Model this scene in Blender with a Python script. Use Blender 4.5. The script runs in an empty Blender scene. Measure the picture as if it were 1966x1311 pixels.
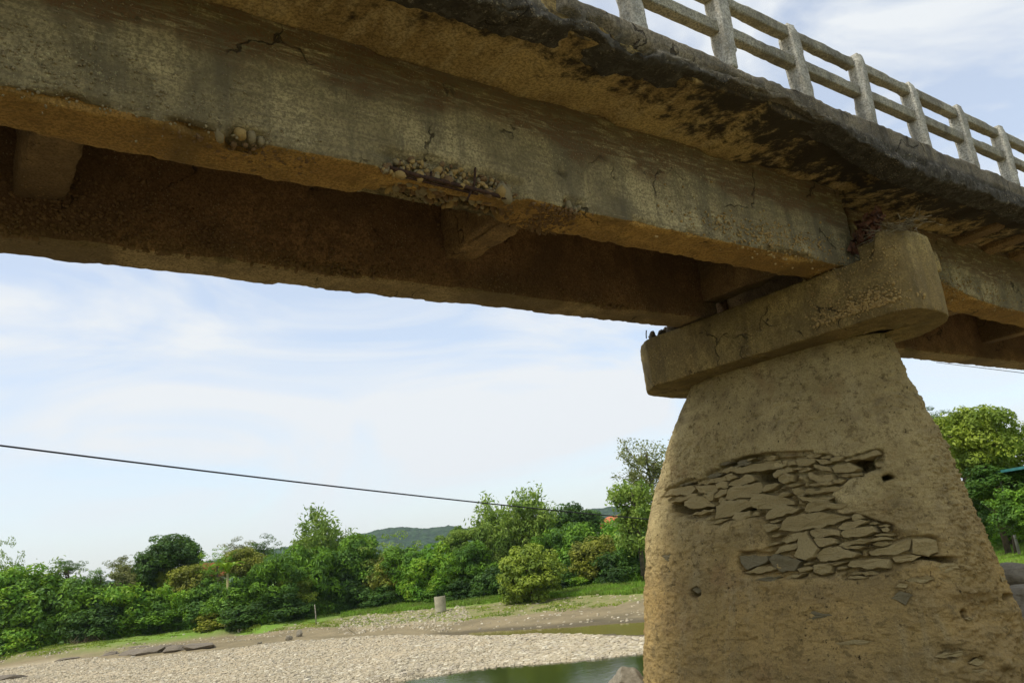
import bpy, math, random
import numpy as np
from mathutils import Matrix, Vector

# ------------------------------------------------------------------ camera geometry
CX, CY = 983.0, 655.5
def _cam():
    vx, vy = (3100, 825), (-220, 1200)
    f = math.sqrt(-((vx[0]-CX)*(vy[0]-CX)+(vx[1]-CY)*(vy[1]-CY)))
    def d(p):
        v = np.array([p[0]-CX, -(p[1]-CY), -f]); return v/np.linalg.norm(v)
    X = d(vx); Y = d(vy); Y = Y-X*np.dot(X, Y); Y /= np.linalg.norm(Y)
    return f, np.column_stack([X, Y, np.cross(X, Y)])
F, M = _cam()
S = 4.5                                    # metres per unit of the survey below
sc = bpy.context.scene
col = sc.collection
camd = bpy.data.cameras.new('camera'); cam = bpy.data.objects.new('camera', camd); col.objects.link(cam)
camd.sensor_width = 36; camd.lens = F*36/1966; camd.clip_start = .05; camd.clip_end = 6000
mw = Matrix.Identity(4)
for i in range(3):
    for j in range(3): mw[i][j] = M[j][i]
cam.matrix_world = mw
sc.camera = cam
# ------------------------------------------------------------------ light
SUN_EL, SUN_AZ = math.radians(57), math.radians(176)      # azimuth measured from +X towards +Y
w = bpy.data.worlds.new('World'); sc.world = w; w.use_nodes = True
nt = w.node_tree; nt.nodes.clear()
def N(nt, t, **k):
    n = nt.nodes.new(t)
    for a, b in k.items():
        if a in n.inputs.keys() if isinstance(a, str) else False: n.inputs[a].default_value = b
        else: setattr(n, a, b)
    return n
sky = nt.nodes.new('ShaderNodeTexSky'); sky.sky_type = 'NISHITA'; sky.sun_disc = False
sky.sun_elevation = SUN_EL; sky.sun_rotation = math.pi/2-SUN_AZ; sky.air_density = 1.0; sky.dust_density = 1.5; sky.ozone_density = 1.5
tc = nt.nodes.new('ShaderNodeTexCoord'); mp = nt.nodes.new('ShaderNodeMapping'); mp.inputs['Scale'].default_value = (1.0, 1.6, 3.6)
mp.inputs['Rotation'].default_value = (.15, .1, .5)
nz = nt.nodes.new('ShaderNodeTexNoise'); nz.inputs['Scale'].default_value = 2.1; nz.inputs['Detail'].default_value = 7; nz.inputs['Roughness'].default_value = .52
nz.inputs['Distortion'].default_value = 1.1
rp = nt.nodes.new('ShaderNodeValToRGB'); rp.color_ramp.elements[0].position = .40; rp.color_ramp.elements[1].position = .58
rp.color_ramp.elements[0].color = (.46, .46, .46, 1)
mx = nt.nodes.new('ShaderNodeMix'); mx.data_type = 'RGBA'
mx.inputs[7].default_value = (8.6, 9.0, 9.35, 1)
bg = nt.nodes.new('ShaderNodeBackground'); bg.inputs['Strength'].default_value = .1
wo = nt.nodes.new('ShaderNodeOutputWorld')
L = nt.links.new
L(tc.outputs['Generated'], mp.inputs['Vector']); L(mp.outputs[0], nz.inputs['Vector']); L(nz.outputs['Fac'], rp.inputs[0])
sb = nt.nodes.new('ShaderNodeMix'); sb.data_type = 'RGBA'; sb.blend_type = 'MULTIPLY'; sb.inputs[0].default_value = 1; sb.inputs[7].default_value = (2.35, 2.3, 2.25, 1)
L(sky.outputs[0], sb.inputs[6]); hz_ = nt.nodes.new('ShaderNodeSeparateXYZ'); L(tc.outputs['Generated'], hz_.inputs[0]); hm = nt.nodes.new('ShaderNodeMapRange'); L(hz_.outputs[2], hm.inputs[0])
for i_, v_ in enumerate((0, .35, .6, 0)): hm.inputs[i_+1].default_value = v_
ad = nt.nodes.new('ShaderNodeMath'); ad.operation = 'MAXIMUM'; L(rp.outputs[0], ad.inputs[0]); L(hm.outputs[0], ad.inputs[1])
L(ad.outputs[0], mx.inputs[0]); L(sb.outputs[2], mx.inputs[6])
L(mx.outputs[2], bg.inputs['Color']); L(bg.outputs[0], wo.inputs['Surface'])
sd = bpy.data.lights.new('sun', 'SUN'); sd.energy = 3.6; sd.angle = math.radians(10); sd.color = (1, .95, .86)
so = bpy.data.objects.new('sun', sd); col.objects.link(so)
sdir = Vector((math.cos(SUN_EL)*math.cos(SUN_AZ), math.cos(SUN_EL)*math.sin(SUN_AZ), math.sin(SUN_EL)))
so.rotation_euler = sdir.to_track_quat('Z', 'Y').to_euler()
sc.view_settings.view_transform = 'Standard'; sc.view_settings.look = 'None'; sc.view_settings.exposure = 0; sc.view_settings.gamma = 1
sc.cycles.max_bounces = 8; sc.cycles.diffuse_bounces = 4; sc.cycles.transparent_max_bounces = 8

# ------------------------------------------------------------------ helpers
def ray(x, y): return M.T @ np.array([x-CX, -(y-CY), -F])
def onX(x, y, v): r = ray(x, y); return r*(v/r[0])
def onY(x, y, v): r = ray(x, y); return r*(v/r[1])
def onZ(x, y, v): r = ray(x, y); return r*(v/r[2])
def at_dist(x, y, d): r = ray(x, y); return r*(d/math.hypot(r[0], r[1]))
def proj(P):
    c = P @ M.T
    return CX+F*c[:, 0]/-c[:, 2], CY-F*c[:, 1]/-c[:, 2]
def tag(o, label=None, cat=None, group=None, kind=None):
    if label: o['label'] = label
    if cat: o['category'] = cat
    if group: o['group'] = group
    if kind: o['kind'] = kind
    return o
def empty(name, loc=(0, 0, 0)):
    o = bpy.data.objects.new(name, None); col.objects.link(o); o.location = loc; o.empty_display_size = .3; return o
def raw_mesh(name, V, Fc, mats, smooth=True, fm=None):
    V = np.asarray(V, dtype=np.float32); me = bpy.data.meshes.new(name)
    if isinstance(Fc, np.ndarray):
        n, k = Fc.shape
        me.vertices.add(len(V)); me.vertices.foreach_set('co', V.ravel())
        me.loops.add(n*k); me.loops.foreach_set('vertex_index', Fc.astype(np.int32).ravel())
        me.polygons.add(n); me.polygons.foreach_set('loop_start', np.arange(0, n*k, k, dtype=np.int32))
        me.polygons.foreach_set('loop_total', np.full(n, k, dtype=np.int32))
        me.update(calc_edges=True)
    else:
        me.from_pydata([tuple(map(float, v)) for v in V], [], Fc); me.update()
    for m in (mats if isinstance(mats, (list, tuple)) else [mats]): me.materials.append(m)
    if fm is not None: me.polygons.foreach_set('material_index', np.asarray(fm, dtype=np.int32))
    me.polygons.foreach_set('use_smooth', np.full(len(me.polygons), smooth))
    return me
def link(name, me, parent=None, loc=None):
    o = bpy.data.objects.new(name, me); col.objects.link(o)
    if parent: o.parent = parent
    if loc is not None: o.location = loc
    return o
def mesh(name, V, Fc, mats, parent=None, smooth=True, fm=None, loc=None):
    """mesh given in world coordinates; stored relative to its parent's or its own location"""
    V = np.asarray(V, dtype=np.float64)
    if parent is not None: V = V-np.array(parent_loc(parent))
    if loc is not None: V = V-np.array(loc)
    o = link(name, raw_mesh(name, V, Fc, mats, smooth, fm), parent)
    if loc is not None: o.location = loc
    return o
def parent_loc(p):
    l = Vector(p.location)
    while p.parent: p = p.parent; l = l+p.location
    return l

def _hash(ix, iy, iz, seed):
    h = (ix.astype(np.int64)*374761393+iy.astype(np.int64)*668265263+iz.astype(np.int64)*2147483647+seed*1274126177) & 0xffffffff
    h = ((h ^ (h >> 13))*1274126177) & 0xffffffff
    h = ((h ^ (h >> 16))*2246822519) & 0xffffffff
    return ((h ^ (h >> 15)) & 0xffffff)/float(0xffffff)
def vnoise(P, seed=0):
    i = np.floor(P).astype(np.int64); f = P-i; f = f*f*f*(f*(f*6-15)+10)
    r = 0
    for dx in (0, 1):
        wx = f[:, 0] if dx else 1-f[:, 0]
        for dy in (0, 1):
            wy = f[:, 1] if dy else 1-f[:, 1]
            for dz in (0, 1):
                wz = f[:, 2] if dz else 1-f[:, 2]
                r = r+wx*wy*wz*_hash(i[:, 0]+dx, i[:, 1]+dy, i[:, 2]+dz, seed)
    return r*2-1
def fbm(P, scale, octv=4, seed=0, rough=.5):
    P = P/scale; a = 1; s = 0; t = 0
    for o in range(octv):
        s = s+a*vnoise(P, seed+o*17); t += a; a *= rough; P = P*2.03+11.7
    return s/t
def sstep(a, b, x):
    t = np.clip((x-a)/(b-a), 0, 1); return t*t*(3-2*t)
def in_poly(px, py, poly):
    r = np.zeros(px.shape, bool); n = len(poly); j = n-1
    for i in range(n):
        xi, yi = poly[i]; xj, yj = poly[j]
        c = ((yi > py) != (yj > py)) & (px < (xj-xi)*(py-yi)/((yj-yi)+1e-9)+xi)
        r ^= c; j = i
    return r
def poly_dist(px, py, poly):
    d = np.full(px.shape, 1e9); n = len(poly)
    for i in range(n):
        ax, ay = poly[i]; bx, by = poly[(i+1) % n]
        dx, dy = bx-ax, by-ay; t = np.clip(((px-ax)*dx+(py-ay)*dy)/(dx*dx+dy*dy+1e-9), 0, 1)
        d = np.minimum(d, np.hypot(px-ax-t*dx, py-ay-t*dy))
    return np.where(in_poly(px, py, poly), -d, d)

# ------------------------------------------------------------------ materials
class Mt:
    def __init__(s, name):
        s.m = bpy.data.materials.new(name); s.m.use_nodes = True; s.t = s.m.node_tree; s.t.nodes.clear()
        s.out = s.n('ShaderNodeOutputMaterial'); s.b = s.n('ShaderNodeBsdfPrincipled'); s.l(s.b.outputs[0], s.out.inputs['Surface'])
        s.b.inputs['Roughness'].default_value = .9; s.b.inputs['Specular IOR Level'].default_value = .25
        s.co = s.n('ShaderNodeTexCoord').outputs['Object']
    def n(s, t): return s.t.nodes.new(t)
    def l(s, a, b): s.t.links.new(a, b)
    def geo(s): s.co = s.n('ShaderNodeNewGeometry').outputs['Position']
    def map(s, scale=(1, 1, 1), rot=(0, 0, 0)):
        k = s.n('ShaderNodeMapping'); k.inputs['Scale'].default_value = scale; k.inputs['Rotation'].default_value = rot; s.l(s.co, k.inputs[0]); return k.outputs[0]
    def noise(s, scale, detail=5, rough=.55, v=None, dist=0):
        k = s.n('ShaderNodeTexNoise'); k.inputs['Scale'].default_value = scale; k.inputs['Detail'].default_value = detail
        k.inputs['Roughness'].default_value = rough; k.inputs['Distortion'].default_value = dist; s.l(v or s.co, k.inputs['Vector']); return k.outputs['Fac']
    def vor(s, scale, feat='F1', v=None, out='Distance', rnd=1):
        k = s.n('ShaderNodeTexVoronoi'); k.feature = feat; k.inputs['Scale'].default_value = scale; k.inputs['Randomness'].default_value = rnd
        s.l(v or s.co, k.inputs['Vector']); return k.outputs[out]
    def ramp(s, x, a, b, ca=0., cb=1.):
        k = s.n('ShaderNodeMapRange'); k.interpolation_type = 'SMOOTHSTEP'
        for i, q in enumerate((a, b, ca, cb)): k.inputs[i+1].default_value = q
        s.l(x, k.inputs[0]); return k.outputs[0]
    def math(s, op, a, b=0.):
        k = s.n('ShaderNodeMath'); k.operation = op
        for i, q in enumerate((a, b)):
            if hasattr(q, 'links'): s.l(q, k.inputs[i])
            else: k.inputs[i].default_value = q
        return k.outputs[0]
    def mix(s, f, a, b, mode='MIX'):
        k = s.n('ShaderNodeMix'); k.data_type = 'RGBA'; k.blend_type = mode
        for i, q in ((0, f), (6, a), (7, b)):
            if hasattr(q, 'links'): s.l(q, k.inputs[i])
            else: k.inputs[i].default_value = q if i == 0 else (*q, 1)
        return k.outputs[2]
    def bump(s, h, strength=.5, dist=.02, prev=None):
        k = s.n('ShaderNodeBump'); k.inputs['Strength'].default_value = strength; k.inputs['Distance'].default_value = dist
        s.l(h, k.inputs['Height'])
        if prev is not None: s.l(prev, k.inputs['Normal'])
        s.l(k.outputs[0], s.b.inputs['Normal']); return k.outputs[0]
    def col(s, c):
        if hasattr(c, 'links'): s.l(c, s.b.inputs['Base Color'])
        else: s.b.inputs['Base Color'].default_value = (*c, 1)
    def rnd(s, kind='Random Per Island'):
        return s.n('ShaderNodeNewGeometry').outputs[kind]

def concrete(name, A, B, D, stain=.5, streak=False, pebble=.5, crack=True, bump=1., zones=None, lichen=0.):
    m = Mt(name); m.geo()
    n1 = m.noise(.9, 6, .6); n2 = m.noise(3.2, 6, .6); fine = m.noise(55, 4, .7); med = m.noise(14, 5, .65)
    c = m.mix(m.ramp(n1, .44, .57), A, B)
    c = m.mix(m.ramp(m.noise(.45, 4, .6, None, .6), .50, .60, 0, .55), c, D)
    c = m.mix(m.math('MULTIPLY', m.ramp(n2, .45, .7), .6), c, tuple(x*.62 for x in B))
    sep = m.n('ShaderNodeSeparateXYZ'); m.l(m.co, sep.inputs[0])
    if streak:
        vs = m.noise(2.6, 5, .6, m.map((2.2, 2.2, .22)))
        c = m.mix(m.math('MULTIPLY', m.ramp(vs, .48, .66), stain), c, D)
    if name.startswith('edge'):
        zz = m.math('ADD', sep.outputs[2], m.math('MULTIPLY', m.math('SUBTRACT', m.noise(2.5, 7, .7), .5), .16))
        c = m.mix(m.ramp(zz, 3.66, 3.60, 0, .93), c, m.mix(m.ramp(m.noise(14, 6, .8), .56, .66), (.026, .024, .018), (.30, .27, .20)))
    st = m.noise(1.7, 7, .65, None, .4)
    c = m.mix(m.math('MULTIPLY', m.ramp(st, .50, .68), stain), c, D)
    if zones:
        z0, z1, zc = zones          # brown mottled band on the upper part of the face, streaked along the beam
        wob = m.math('ADD', sep.outputs[2], m.math('MULTIPLY', m.math('SUBTRACT', m.noise(.8, 4), .5), .9))
        hs = m.noise(3, 6, .7, m.map((1.2, 1.2, 9)), .6)
        band = m.math('MULTIPLY', m.ramp(wob, z0, z1), m.ramp(hs, .37, .50))
        c = m.mix(m.math('MULTIPLY', band, .93), c, zc)
        c = m.mix(m.math('MULTIPLY', m.ramp(m.noise(2.2, 6, .7, m.map((1, 1, 8))), .56, .66), m.ramp(wob, z1, z1+.3)), c, (.26, .20, .09))
    if name == 'girder_concrete':
        c = m.mix(m.ramp(m.noise(2.4, 6, .7, m.map((.5, .5, 15))), .50, .62, 0, .45), c, (.13, .105, .065))
        c = m.mix(m.ramp(m.noise(3.1, 6, .7, m.map((.7, .7, 12))), .60, .68, 0, .35), c, (.60, .52, .32))
    if lichen:
        c = m.mix(m.math('MULTIPLY', m.ramp(m.noise(9, 6, .7), .50, .62), lichen), c, (.62, .62, .56))
        c = m.mix(m.math('MULTIPLY', m.ramp(m.noise(16, 6, .75), .56, .66), .6), c, (.05, .05, .04))
    c = m.mix(m.ramp(fine, .44, .58, .0, .66), c, tuple(x*.26 for x in A)); c = m.mix(m.math('MULTIPLY', m.ramp(m.noise(22, 3, .6), .37, .31), m.ramp(m.noise(1.9, 4), .45, .55, 0, .8)), c, tuple(x*.15 for x in A))
    c = m.mix(m.math('MULTIPLY', m.ramp(m.noise(38, 5, .75), .56, .66, .0, .45), m.ramp(m.noise(1.2, 5, .7), .46, .60)), c, tuple(min(x*1.7, .75) for x in A))
    c = m.mix(m.ramp(m.noise(9, 6, .7), .5, .66, .0, .5), c, tuple(x*.42 for x in B))
    v = m.vor(34); vm = m.math('MULTIPLY', m.ramp(v, .14, .26, 1, 0), m.ramp(m.noise(1.6, 3), .48, .6))
    c = m.mix(m.math('MULTIPLY', vm, pebble), c, m.mix(m.noise(30, 1), (.42, .33, .17), (.30, .24, .16)))
    h = m.math('ADD', m.math('MULTIPLY', fine, .35), m.math('MULTIPLY', med, 1.0))
    h = m.math('ADD', h, m.math('MULTIPLY', vm, .5))
    if crack:
        wv = m.n('ShaderNodeVectorMath'); wv.operation = 'ADD'
        nz = m.n('ShaderNodeTexNoise'); nz.inputs['Scale'].default_value = 2.5; nz.inputs['Detail'].default_value = 6; m.l(m.co, nz.inputs['Vector'])
        sc_ = m.n('ShaderNodeVectorMath'); sc_.operation = 'SCALE'; sc_.inputs['Scale'].default_value = .9; m.l(nz.outputs['Color'], sc_.inputs[0])
        m.l(m.co, wv.inputs[0]); m.l(sc_.outputs[0], wv.inputs[1])
        e = m.vor(1.1, 'DISTANCE_TO_EDGE', wv.outputs[0])
        cr = m.math('MULTIPLY', m.ramp(e, .004, .016, 1, 0), m.ramp(m.noise(1.3, 3), .52, .6))
        c = m.mix(m.math('MULTIPLY', cr, .8), c, (.03, .022, .012))
        h = m.math('SUBTRACT', h, m.math('MULTIPLY', cr, 1.2))
    m.col(c); m.bump(h, .7*bump, .018); m.b.inputs['Roughness'].default_value = .95
    return m.m

MAT = {}
MAT['girder'] = concrete('girder_concrete', (.490, .410, .215), (.310, .255, .130), (.095, .085, .058), .66, True, .75, True, 1.5, (3.08, 3.24, (.130, .068, .030)))
MAT['girder_far'] = concrete('far_girder_concrete', (.30, .18, .085), (.21, .125, .06), (.09, .06, .035), .4, False, .7)
MAT['soffit_old'] = concrete('soffit_concrete', (.34, .205, .075), (.26, .150, .055), (.05, .035, .02), .85, False, .2)
MAT['diaphragm'] = concrete('diaphragm_concrete', (.36, .235, .10), (.25, .16, .07), (.09, .065, .04), .4, False, .8)
MAT['edge'] = concrete('edge_beam_concrete', (.270, .230, .155), (.165, .138, .092), (.030, .027, .020), .65, True, .6, True, 1.6, None, .12)
MAT['cap'] = concrete('cap_beam_concrete', (.400, .300, .110), (.260, .185, .068), (.100, .075, .034), .55, True, .85, True, 1.4)
MAT['rail'] = concrete('railing_concrete', (.40, .375, .280), (.29, .265, .190), (.085, .080, .060), .5, True, .2, False, 1.2, None, .35)
MAT['post'] = concrete('post_concrete', (.58, .56, .47), (.42, .39, .31), (.09, .085, .07), .45, True, .15, False, 1.2, None, .6)

def soffit_mat():
    m = Mt('slab_soffit'); m.geo(); sep = m.n('ShaderNodeSeparateXYZ'); m.l(m.co, sep.inputs[0])
    fine = m.noise(45, 5, .75); med = m.noise(7, 7, .7)
    c = m.mix(m.ramp(m.noise(1.6, 5, .6), .40, .60), (.64, .47, .185), (.42, .295, .110))
    c = m.mix(m.ramp(m.noise(5, 5, .7, m.map((1, .4, 1))), .5, .60, 0, .75), c, (.62, .48, .22))
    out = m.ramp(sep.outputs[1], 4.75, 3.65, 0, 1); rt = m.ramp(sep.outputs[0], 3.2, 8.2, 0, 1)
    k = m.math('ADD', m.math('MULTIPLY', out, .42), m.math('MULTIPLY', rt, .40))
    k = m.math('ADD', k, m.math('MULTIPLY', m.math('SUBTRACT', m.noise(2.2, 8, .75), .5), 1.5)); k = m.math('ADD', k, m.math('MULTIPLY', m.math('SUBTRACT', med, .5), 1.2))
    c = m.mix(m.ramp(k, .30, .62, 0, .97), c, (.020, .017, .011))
    c = m.mix(m.ramp(fine, .4, .62, 0, .6), c, (.06, .04, .02))
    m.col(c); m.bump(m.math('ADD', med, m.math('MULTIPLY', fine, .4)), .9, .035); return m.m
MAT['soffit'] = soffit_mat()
MAT['under'] = concrete('beam_underside_bounce', (.52, .320, .090), (.38, .225, .065), (.12, .085, .035), .4, False, .45, True, 1.1)  # warm bounce light off the ochre ground put into the beam underside colour
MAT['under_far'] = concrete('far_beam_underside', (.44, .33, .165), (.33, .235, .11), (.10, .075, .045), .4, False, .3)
def shaft_mat():
    m = Mt('earth_render'); m.geo()
    n1 = m.noise(.7, 5, .6); n2 = m.noise(4, 6, .65); fine = m.noise(60, 4, .7); med = m.noise(16, 6, .7)
    sep = m.n('ShaderNodeSeparateXYZ'); m.l(m.co, sep.inputs[0])
    low = m.ramp(m.math('ADD', sep.outputs[2], m.math('MULTIPLY', m.math('SUBTRACT', m.noise(1.1, 4), .5), 1.6)), -.9, .5, 1, 0)
    c = m.mix(m.ramp(n1, .40, .60), (.600, .485, .235), (.470, .372, .170))
    c = m.mix(m.math('MULTIPLY', low, .8), c, (.470, .310, .105)); c = m.mix(m.ramp(m.noise(.6, 5, .65, None, .7), .48, .60, 0, .40), c, (.250, .190, .078))
    c = m.mix(m.ramp(m.noise(1.1, 6, .7, m.map((.25, .25, 2.6))), .50, .60, 0, .30), c, (.21, .155, .075)); c = m.mix(m.ramp(m.noise(2.2, 5, .65, m.map((1.6, 1.6, .2))), .54, .66, 0, .30), c, (.50, .42, .24))
    c = m.mix(m.math('MULTIPLY', m.ramp(n2, .48, .72), .55), c, (.215, .165, .085))
    c = m.mix(m.math('MULTIPLY', m.ramp(m.noise(1.3, 5, .6, None, .5), .55, .7), .5), c, (.38, .235, .10))
    c = m.mix(m.ramp(fine, .40, .66, 0, .45), c, (.16, .115, .05)); c = m.mix(m.ramp(m.noise(9, 8, .8), .52, .60, 0, .65), c, (.15, .108, .042)); c = m.mix(m.ramp(m.vor(26), .10, .22, .0, .0), c, c)
    pits = m.math('MULTIPLY', m.ramp(m.noise(20, 3, .6), .36, .30, 0, 1), m.ramp(m.noise(1.5, 3), .42, .58)); c = m.mix(m.math('MULTIPLY', pits, .85), c, (.05, .035, .015))
    c = m.mix(m.math('MULTIPLY', m.ramp(m.noise(24, 3, .6), .64, .74), .35), c, (.52, .44, .26))
    m.col(c); m.b.inputs['Roughness'].default_value = .97
    h = m.math('SUBTRACT', m.math('ADD', m.math('MULTIPLY', fine, .7), med), m.math('MULTIPLY', pits, .8)); m.bump(h, 1., .03)
    return m.m
MAT['shaft'] = shaft_mat()
def rock_mat(name, A, B, scale=1., bump=.8, lay=True):
    m = Mt(name); m.geo(); r = m.rnd()
    c = m.mix(m.noise(2.5*scale, 6, .6), A, B)
    c = m.mix(m.math('MULTIPLY', r, .6), c, tuple(x*.5 for x in A))
    c = m.mix(m.ramp(m.noise(30*scale, 4, .7), .4, .7, 0, .4), c, tuple(x*.5 for x in B))
    h = m.noise(8*scale, 7, .7, m.map((1, 1, 4 if lay else 1)))
    m.col(c); m.bump(h, bump, .02/scale); return m.m
MAT['stone'] = rock_mat('masonry_stone', (.480, .378, .175), (.270, .212, .100), 2, 1.3)
MAT['slate'] = rock_mat('slate_stone', (.270, .225, .120), (.150, .130, .078), 2, 1.2)
MAT['pebble'] = rock_mat('pebble', (.52, .38, .15), (.28, .18, .065), 4, .3, False)
MAT['pebble_grey'] = rock_mat('pebble_grey', (.36, .30, .17), (.22, .18, .10), 4, .3, False)
MAT['pebble_dark'] = rock_mat('pebble_dark', (.26, .165, .075), (.16, .10, .05), 4, .4, False)
def gravel_mat():
    m = Mt('gravel_stone'); m.geo(); r = m.rnd(); k = m.n('ShaderNodeValToRGB'); k.color_ramp.interpolation = 'CONSTANT'; e = k.color_ramp.elements
    e[0].color = (.42, .37, .26, 1); e[1].position = .3; e[1].color = (.50, .44, .31, 1)
    for p_, c_ in ((.5, (.40, .34, .23)), (.68, (.42, .37, .28)), (.8, (.60, .55, .42)), (.9, (.30, .26, .19))): q = e.new(p_); q.color = (*c_, 1)
    m.l(r, k.inputs[0]); c = m.mix(m.ramp(m.noise(.5, 4), .45, .6, 0, .3), k.outputs[0], (.50, .42, .28)); m.col(c); return m.m
MAT['gravel'] = gravel_mat()
MAT['boulder'] = rock_mat('boulder', (.40, .355, .26), (.22, .19, .135), .8, 1.2)
MAT['ledge'] = rock_mat('ledge_rock', (.30, .25, .18), (.10, .09, .075), .8, 1.)
def plain(name, c, rough=.8, metal=0, bump=0, c2=None, sc_=6):
    m = Mt(name); m.geo()
    m.col(m.mix(m.ramp(m.noise(sc_, 5, .6), .35, .65), c, c2 or tuple(x*.7 for x in c))); m.b.inputs['Roughness'].default_value = rough
    m.b.inputs['Metallic'].default_value = metal
    if bump: m.bump(m.noise(sc_*5, 4), bump, .01)
    return m.m
MAT['rebar'] = plain('rusty_steel', (.075, .038, .022), .85, 0, .5, (.03, .018, .014), 40)
MAT['cable'] = plain('cable_rubber', (.02, .02, .022), .6)
MAT['twig'] = plain('dry_twig', (.26, .22, .13), .9, 0, 0, (.12, .095, .05), 20)
MAT['rust_leaf'] = plain('dry_leaf', (.20, .085, .045), .9, 0, .3, (.09, .05, .03), 12)
MAT['bark'] = plain('bark', (.13, .105, .07), .95, 0, .5, (.06, .05, .035), 5)
MAT['pale_bark'] = plain('pale_bark', (.36, .33, .26), .9, 0, .3, (.2, .18, .13), 5)
MAT['culm'] = plain('bamboo_culm', (.25, .26, .10), .6, 0, 0, (.33, .28, .12), 2)
MAT['red_roof'] = plain('red_roof', (.42, .11, .06), .8, 0, .3, (.34, .085, .05), 3)
MAT['orange_roof'] = plain('orange_roof', (.50, .14, .06), .8, 0, .3, (.42, .11, .05), 3)
MAT['teal_roof'] = plain('teal_roof', (.05, .20, .19), .5, 0, 0, (.04, .15, .15), 3)
MAT['plaster'] = plain('pale_plaster', (.55, .50, .42), .9)
MAT['steel'] = plain('grey_steel', (.40, .40, .40), .5, .3)
MAT['well'] = plain('well_concrete', (.40, .37, .26), .9, 0, .3, (.30, .275, .19), 2)
def leaf_mat(name, A, B, C=None, trans=.3):
    m = Mt(name); m.geo(); r = m.rnd()
    c = m.mix(r, A, B)
    c = m.mix(m.ramp(m.noise(.55, 3, .5), .42, .62), c, C or tuple(x*.6 for x in A))
    m.col(c); m.b.inputs['Roughness'].default_value = .55; m.b.inputs['Specular IOR Level'].default_value = .3
    t = m.n('ShaderNodeBsdfTranslucent'); m.l(m.mix(.6, c, (.20, .30, .02)), t.inputs[0])
    mx = m.n('ShaderNodeMixShader'); mx.inputs[0].default_value = trans
    m.l(m.b.outputs[0], mx.inputs[1]); m.l(t.outputs[0], mx.inputs[2]); m.l(mx.outputs[0], m.out.inputs['Surface'])
    return m.m
LEAF = {
 'green': leaf_mat('leaf_green', (0.105, 0.236, 0.018), (0.196, 0.358, 0.023), (0.070, 0.161, 0.021)),
 'bright': leaf_mat('leaf_bright', (0.175, 0.377, 0.021), (0.296, 0.420, 0.032), (0.121, 0.283, 0.021)),
 'dark': leaf_mat('leaf_dark', (0.047, 0.123, 0.018), (0.093, 0.189, 0.023), (0.035, 0.084, 0.018)),
 'olive': leaf_mat('leaf_olive', (0.242, 0.255, 0.030), (0.340, 0.358, 0.039), (0.154, 0.170, 0.025)),
 'yellow': leaf_mat('leaf_yellow', (0.240, 0.320, 0.025), (0.300, 0.370, 0.039), (0.135, 0.205, 0.021)),
 'bamboo': leaf_mat('leaf_bamboo', (0.215, 0.325, 0.046), (0.290, 0.385, 0.069), (0.135, 0.225, 0.034)),
 'grey': leaf_mat('leaf_grey', (0.175, 0.199, 0.057), (0.285, 0.283, 0.086), (0.121, 0.132, 0.040)),
 'grass': leaf_mat('grass_blade', (.160, .330, .025), (.260, .400, .045), (.190, .260, .045)),
 'grass_old': leaf_mat('grass_blade_old', (0.106, 0.247, 0.018), (0.188, 0.319, 0.030), (0.138, 0.195, 0.030)),
}

# ------------------------------------------------------------------ terrain
ZW = -5.0
ROWS = [
 [( -500,1500,ZW),(0,1425,ZW),(500,1347,ZW),(741,1310,ZW),(788,1301,ZW),(842,1293,ZW),(936,1279,ZW),(1103,1266,ZW),(1234,1251,ZW),(1500,1215,ZW-.1),(1700,1150,-3.),(1966,1105,-2.2),(2500,1060,-2.2)],
 [(-500,1330,-4.6),(0,1284,-4.6),(34,1278,-4.6),(100,1271,-4.6),(235,1264,-4.6),(386,1252,-4.6),(503,1239,-4.6),(638,1227,-4.6),(711,1222,-4.62),(868,1220,-4.66),(1003,1220,-4.68),(1234,1224,-4.75),(1500,1195,-4.9),(1700,1135,-3.1),(1966,1095,-2.3),(2500,1050,-2.3)],
 [(-500,1322,-4.55),(34,1272,-4.55),(235,1258,-4.5),(386,1246,-4.55),(600,1222,-4.65),(800,1216,-4.8),(919,1219.5,-5.2),(1003,1218.5,-5.3),(1234,1214,-5.35),(1500,1188,-5.3),(1700,1125,-3.2),(1966,1090,-2.35),(2500,1045,-2.35)],
 [(-500,1316,-4.5),(34,1268,-4.45),(235,1252,-4.4),(386,1238,-4.45),(600,1216,-4.55),(800,1210,-4.75),(919,1214,-4.96),(1000,1209,-5.0),(1103,1203,-5.0),(1234,1192,-5.0),(1500,1165,-5.0),(1700,1115,-3.2),(1966,1085,-2.4),(2500,1040,-2.4)],
 [(-500,1309,-4.3),(34,1263,-4.25),(235,1243,-4.2),(386,1222,-4.3),(600,1205,-4.4),(700,1204,-4.45),(800,1196,-4.5),(900,1192,-4.5),(1016,1179,-4.5),(1234,1157,-4.5),(1500,1125,-4.5),(1700,1090,-3.2),(1966,1070,-2.5),(2500,1025,-2.5)],
 [(-500,1300,-4.0),(34,1256.5,-4.0),(235,1235,-3.95),(386,1212,-3.95),(500,1205,-4.0),(667,1182,-4.1),(835,1166,-4.1),(1013,1148,-3.9),(1234,1131,-3.9),(1500,1100,-3.9),(1700,1078,-3.2),(1966,1055,-2.5),(2500,1010,-2.5)],
 [(-500,1292,-3.7),(0,1251,-3.7),(201,1228,-3.7),(302,1213,-3.7),(503,1198,-3.75),(667,1171,-3.75),(855,1155,-3.75),(1013,1139,-3.65),(1234,1121,-3.65),(1500,1090,-3.6),(1700,1068,-3.),(1966,1045,-2.4),(2500,1000,-2.4)],
]
def _row(r):
    a = []; d = []; z = []
    for x, y, zz in r:
        p = onZ(x, y, zz); a.append(math.atan2(p[1], p[0])); d.append(math.hypot(p[0], p[1])); z.append(zz)
    o = np.argsort(a); return np.array(a)[o], np.array(d)[o], np.array(z)[o]
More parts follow.
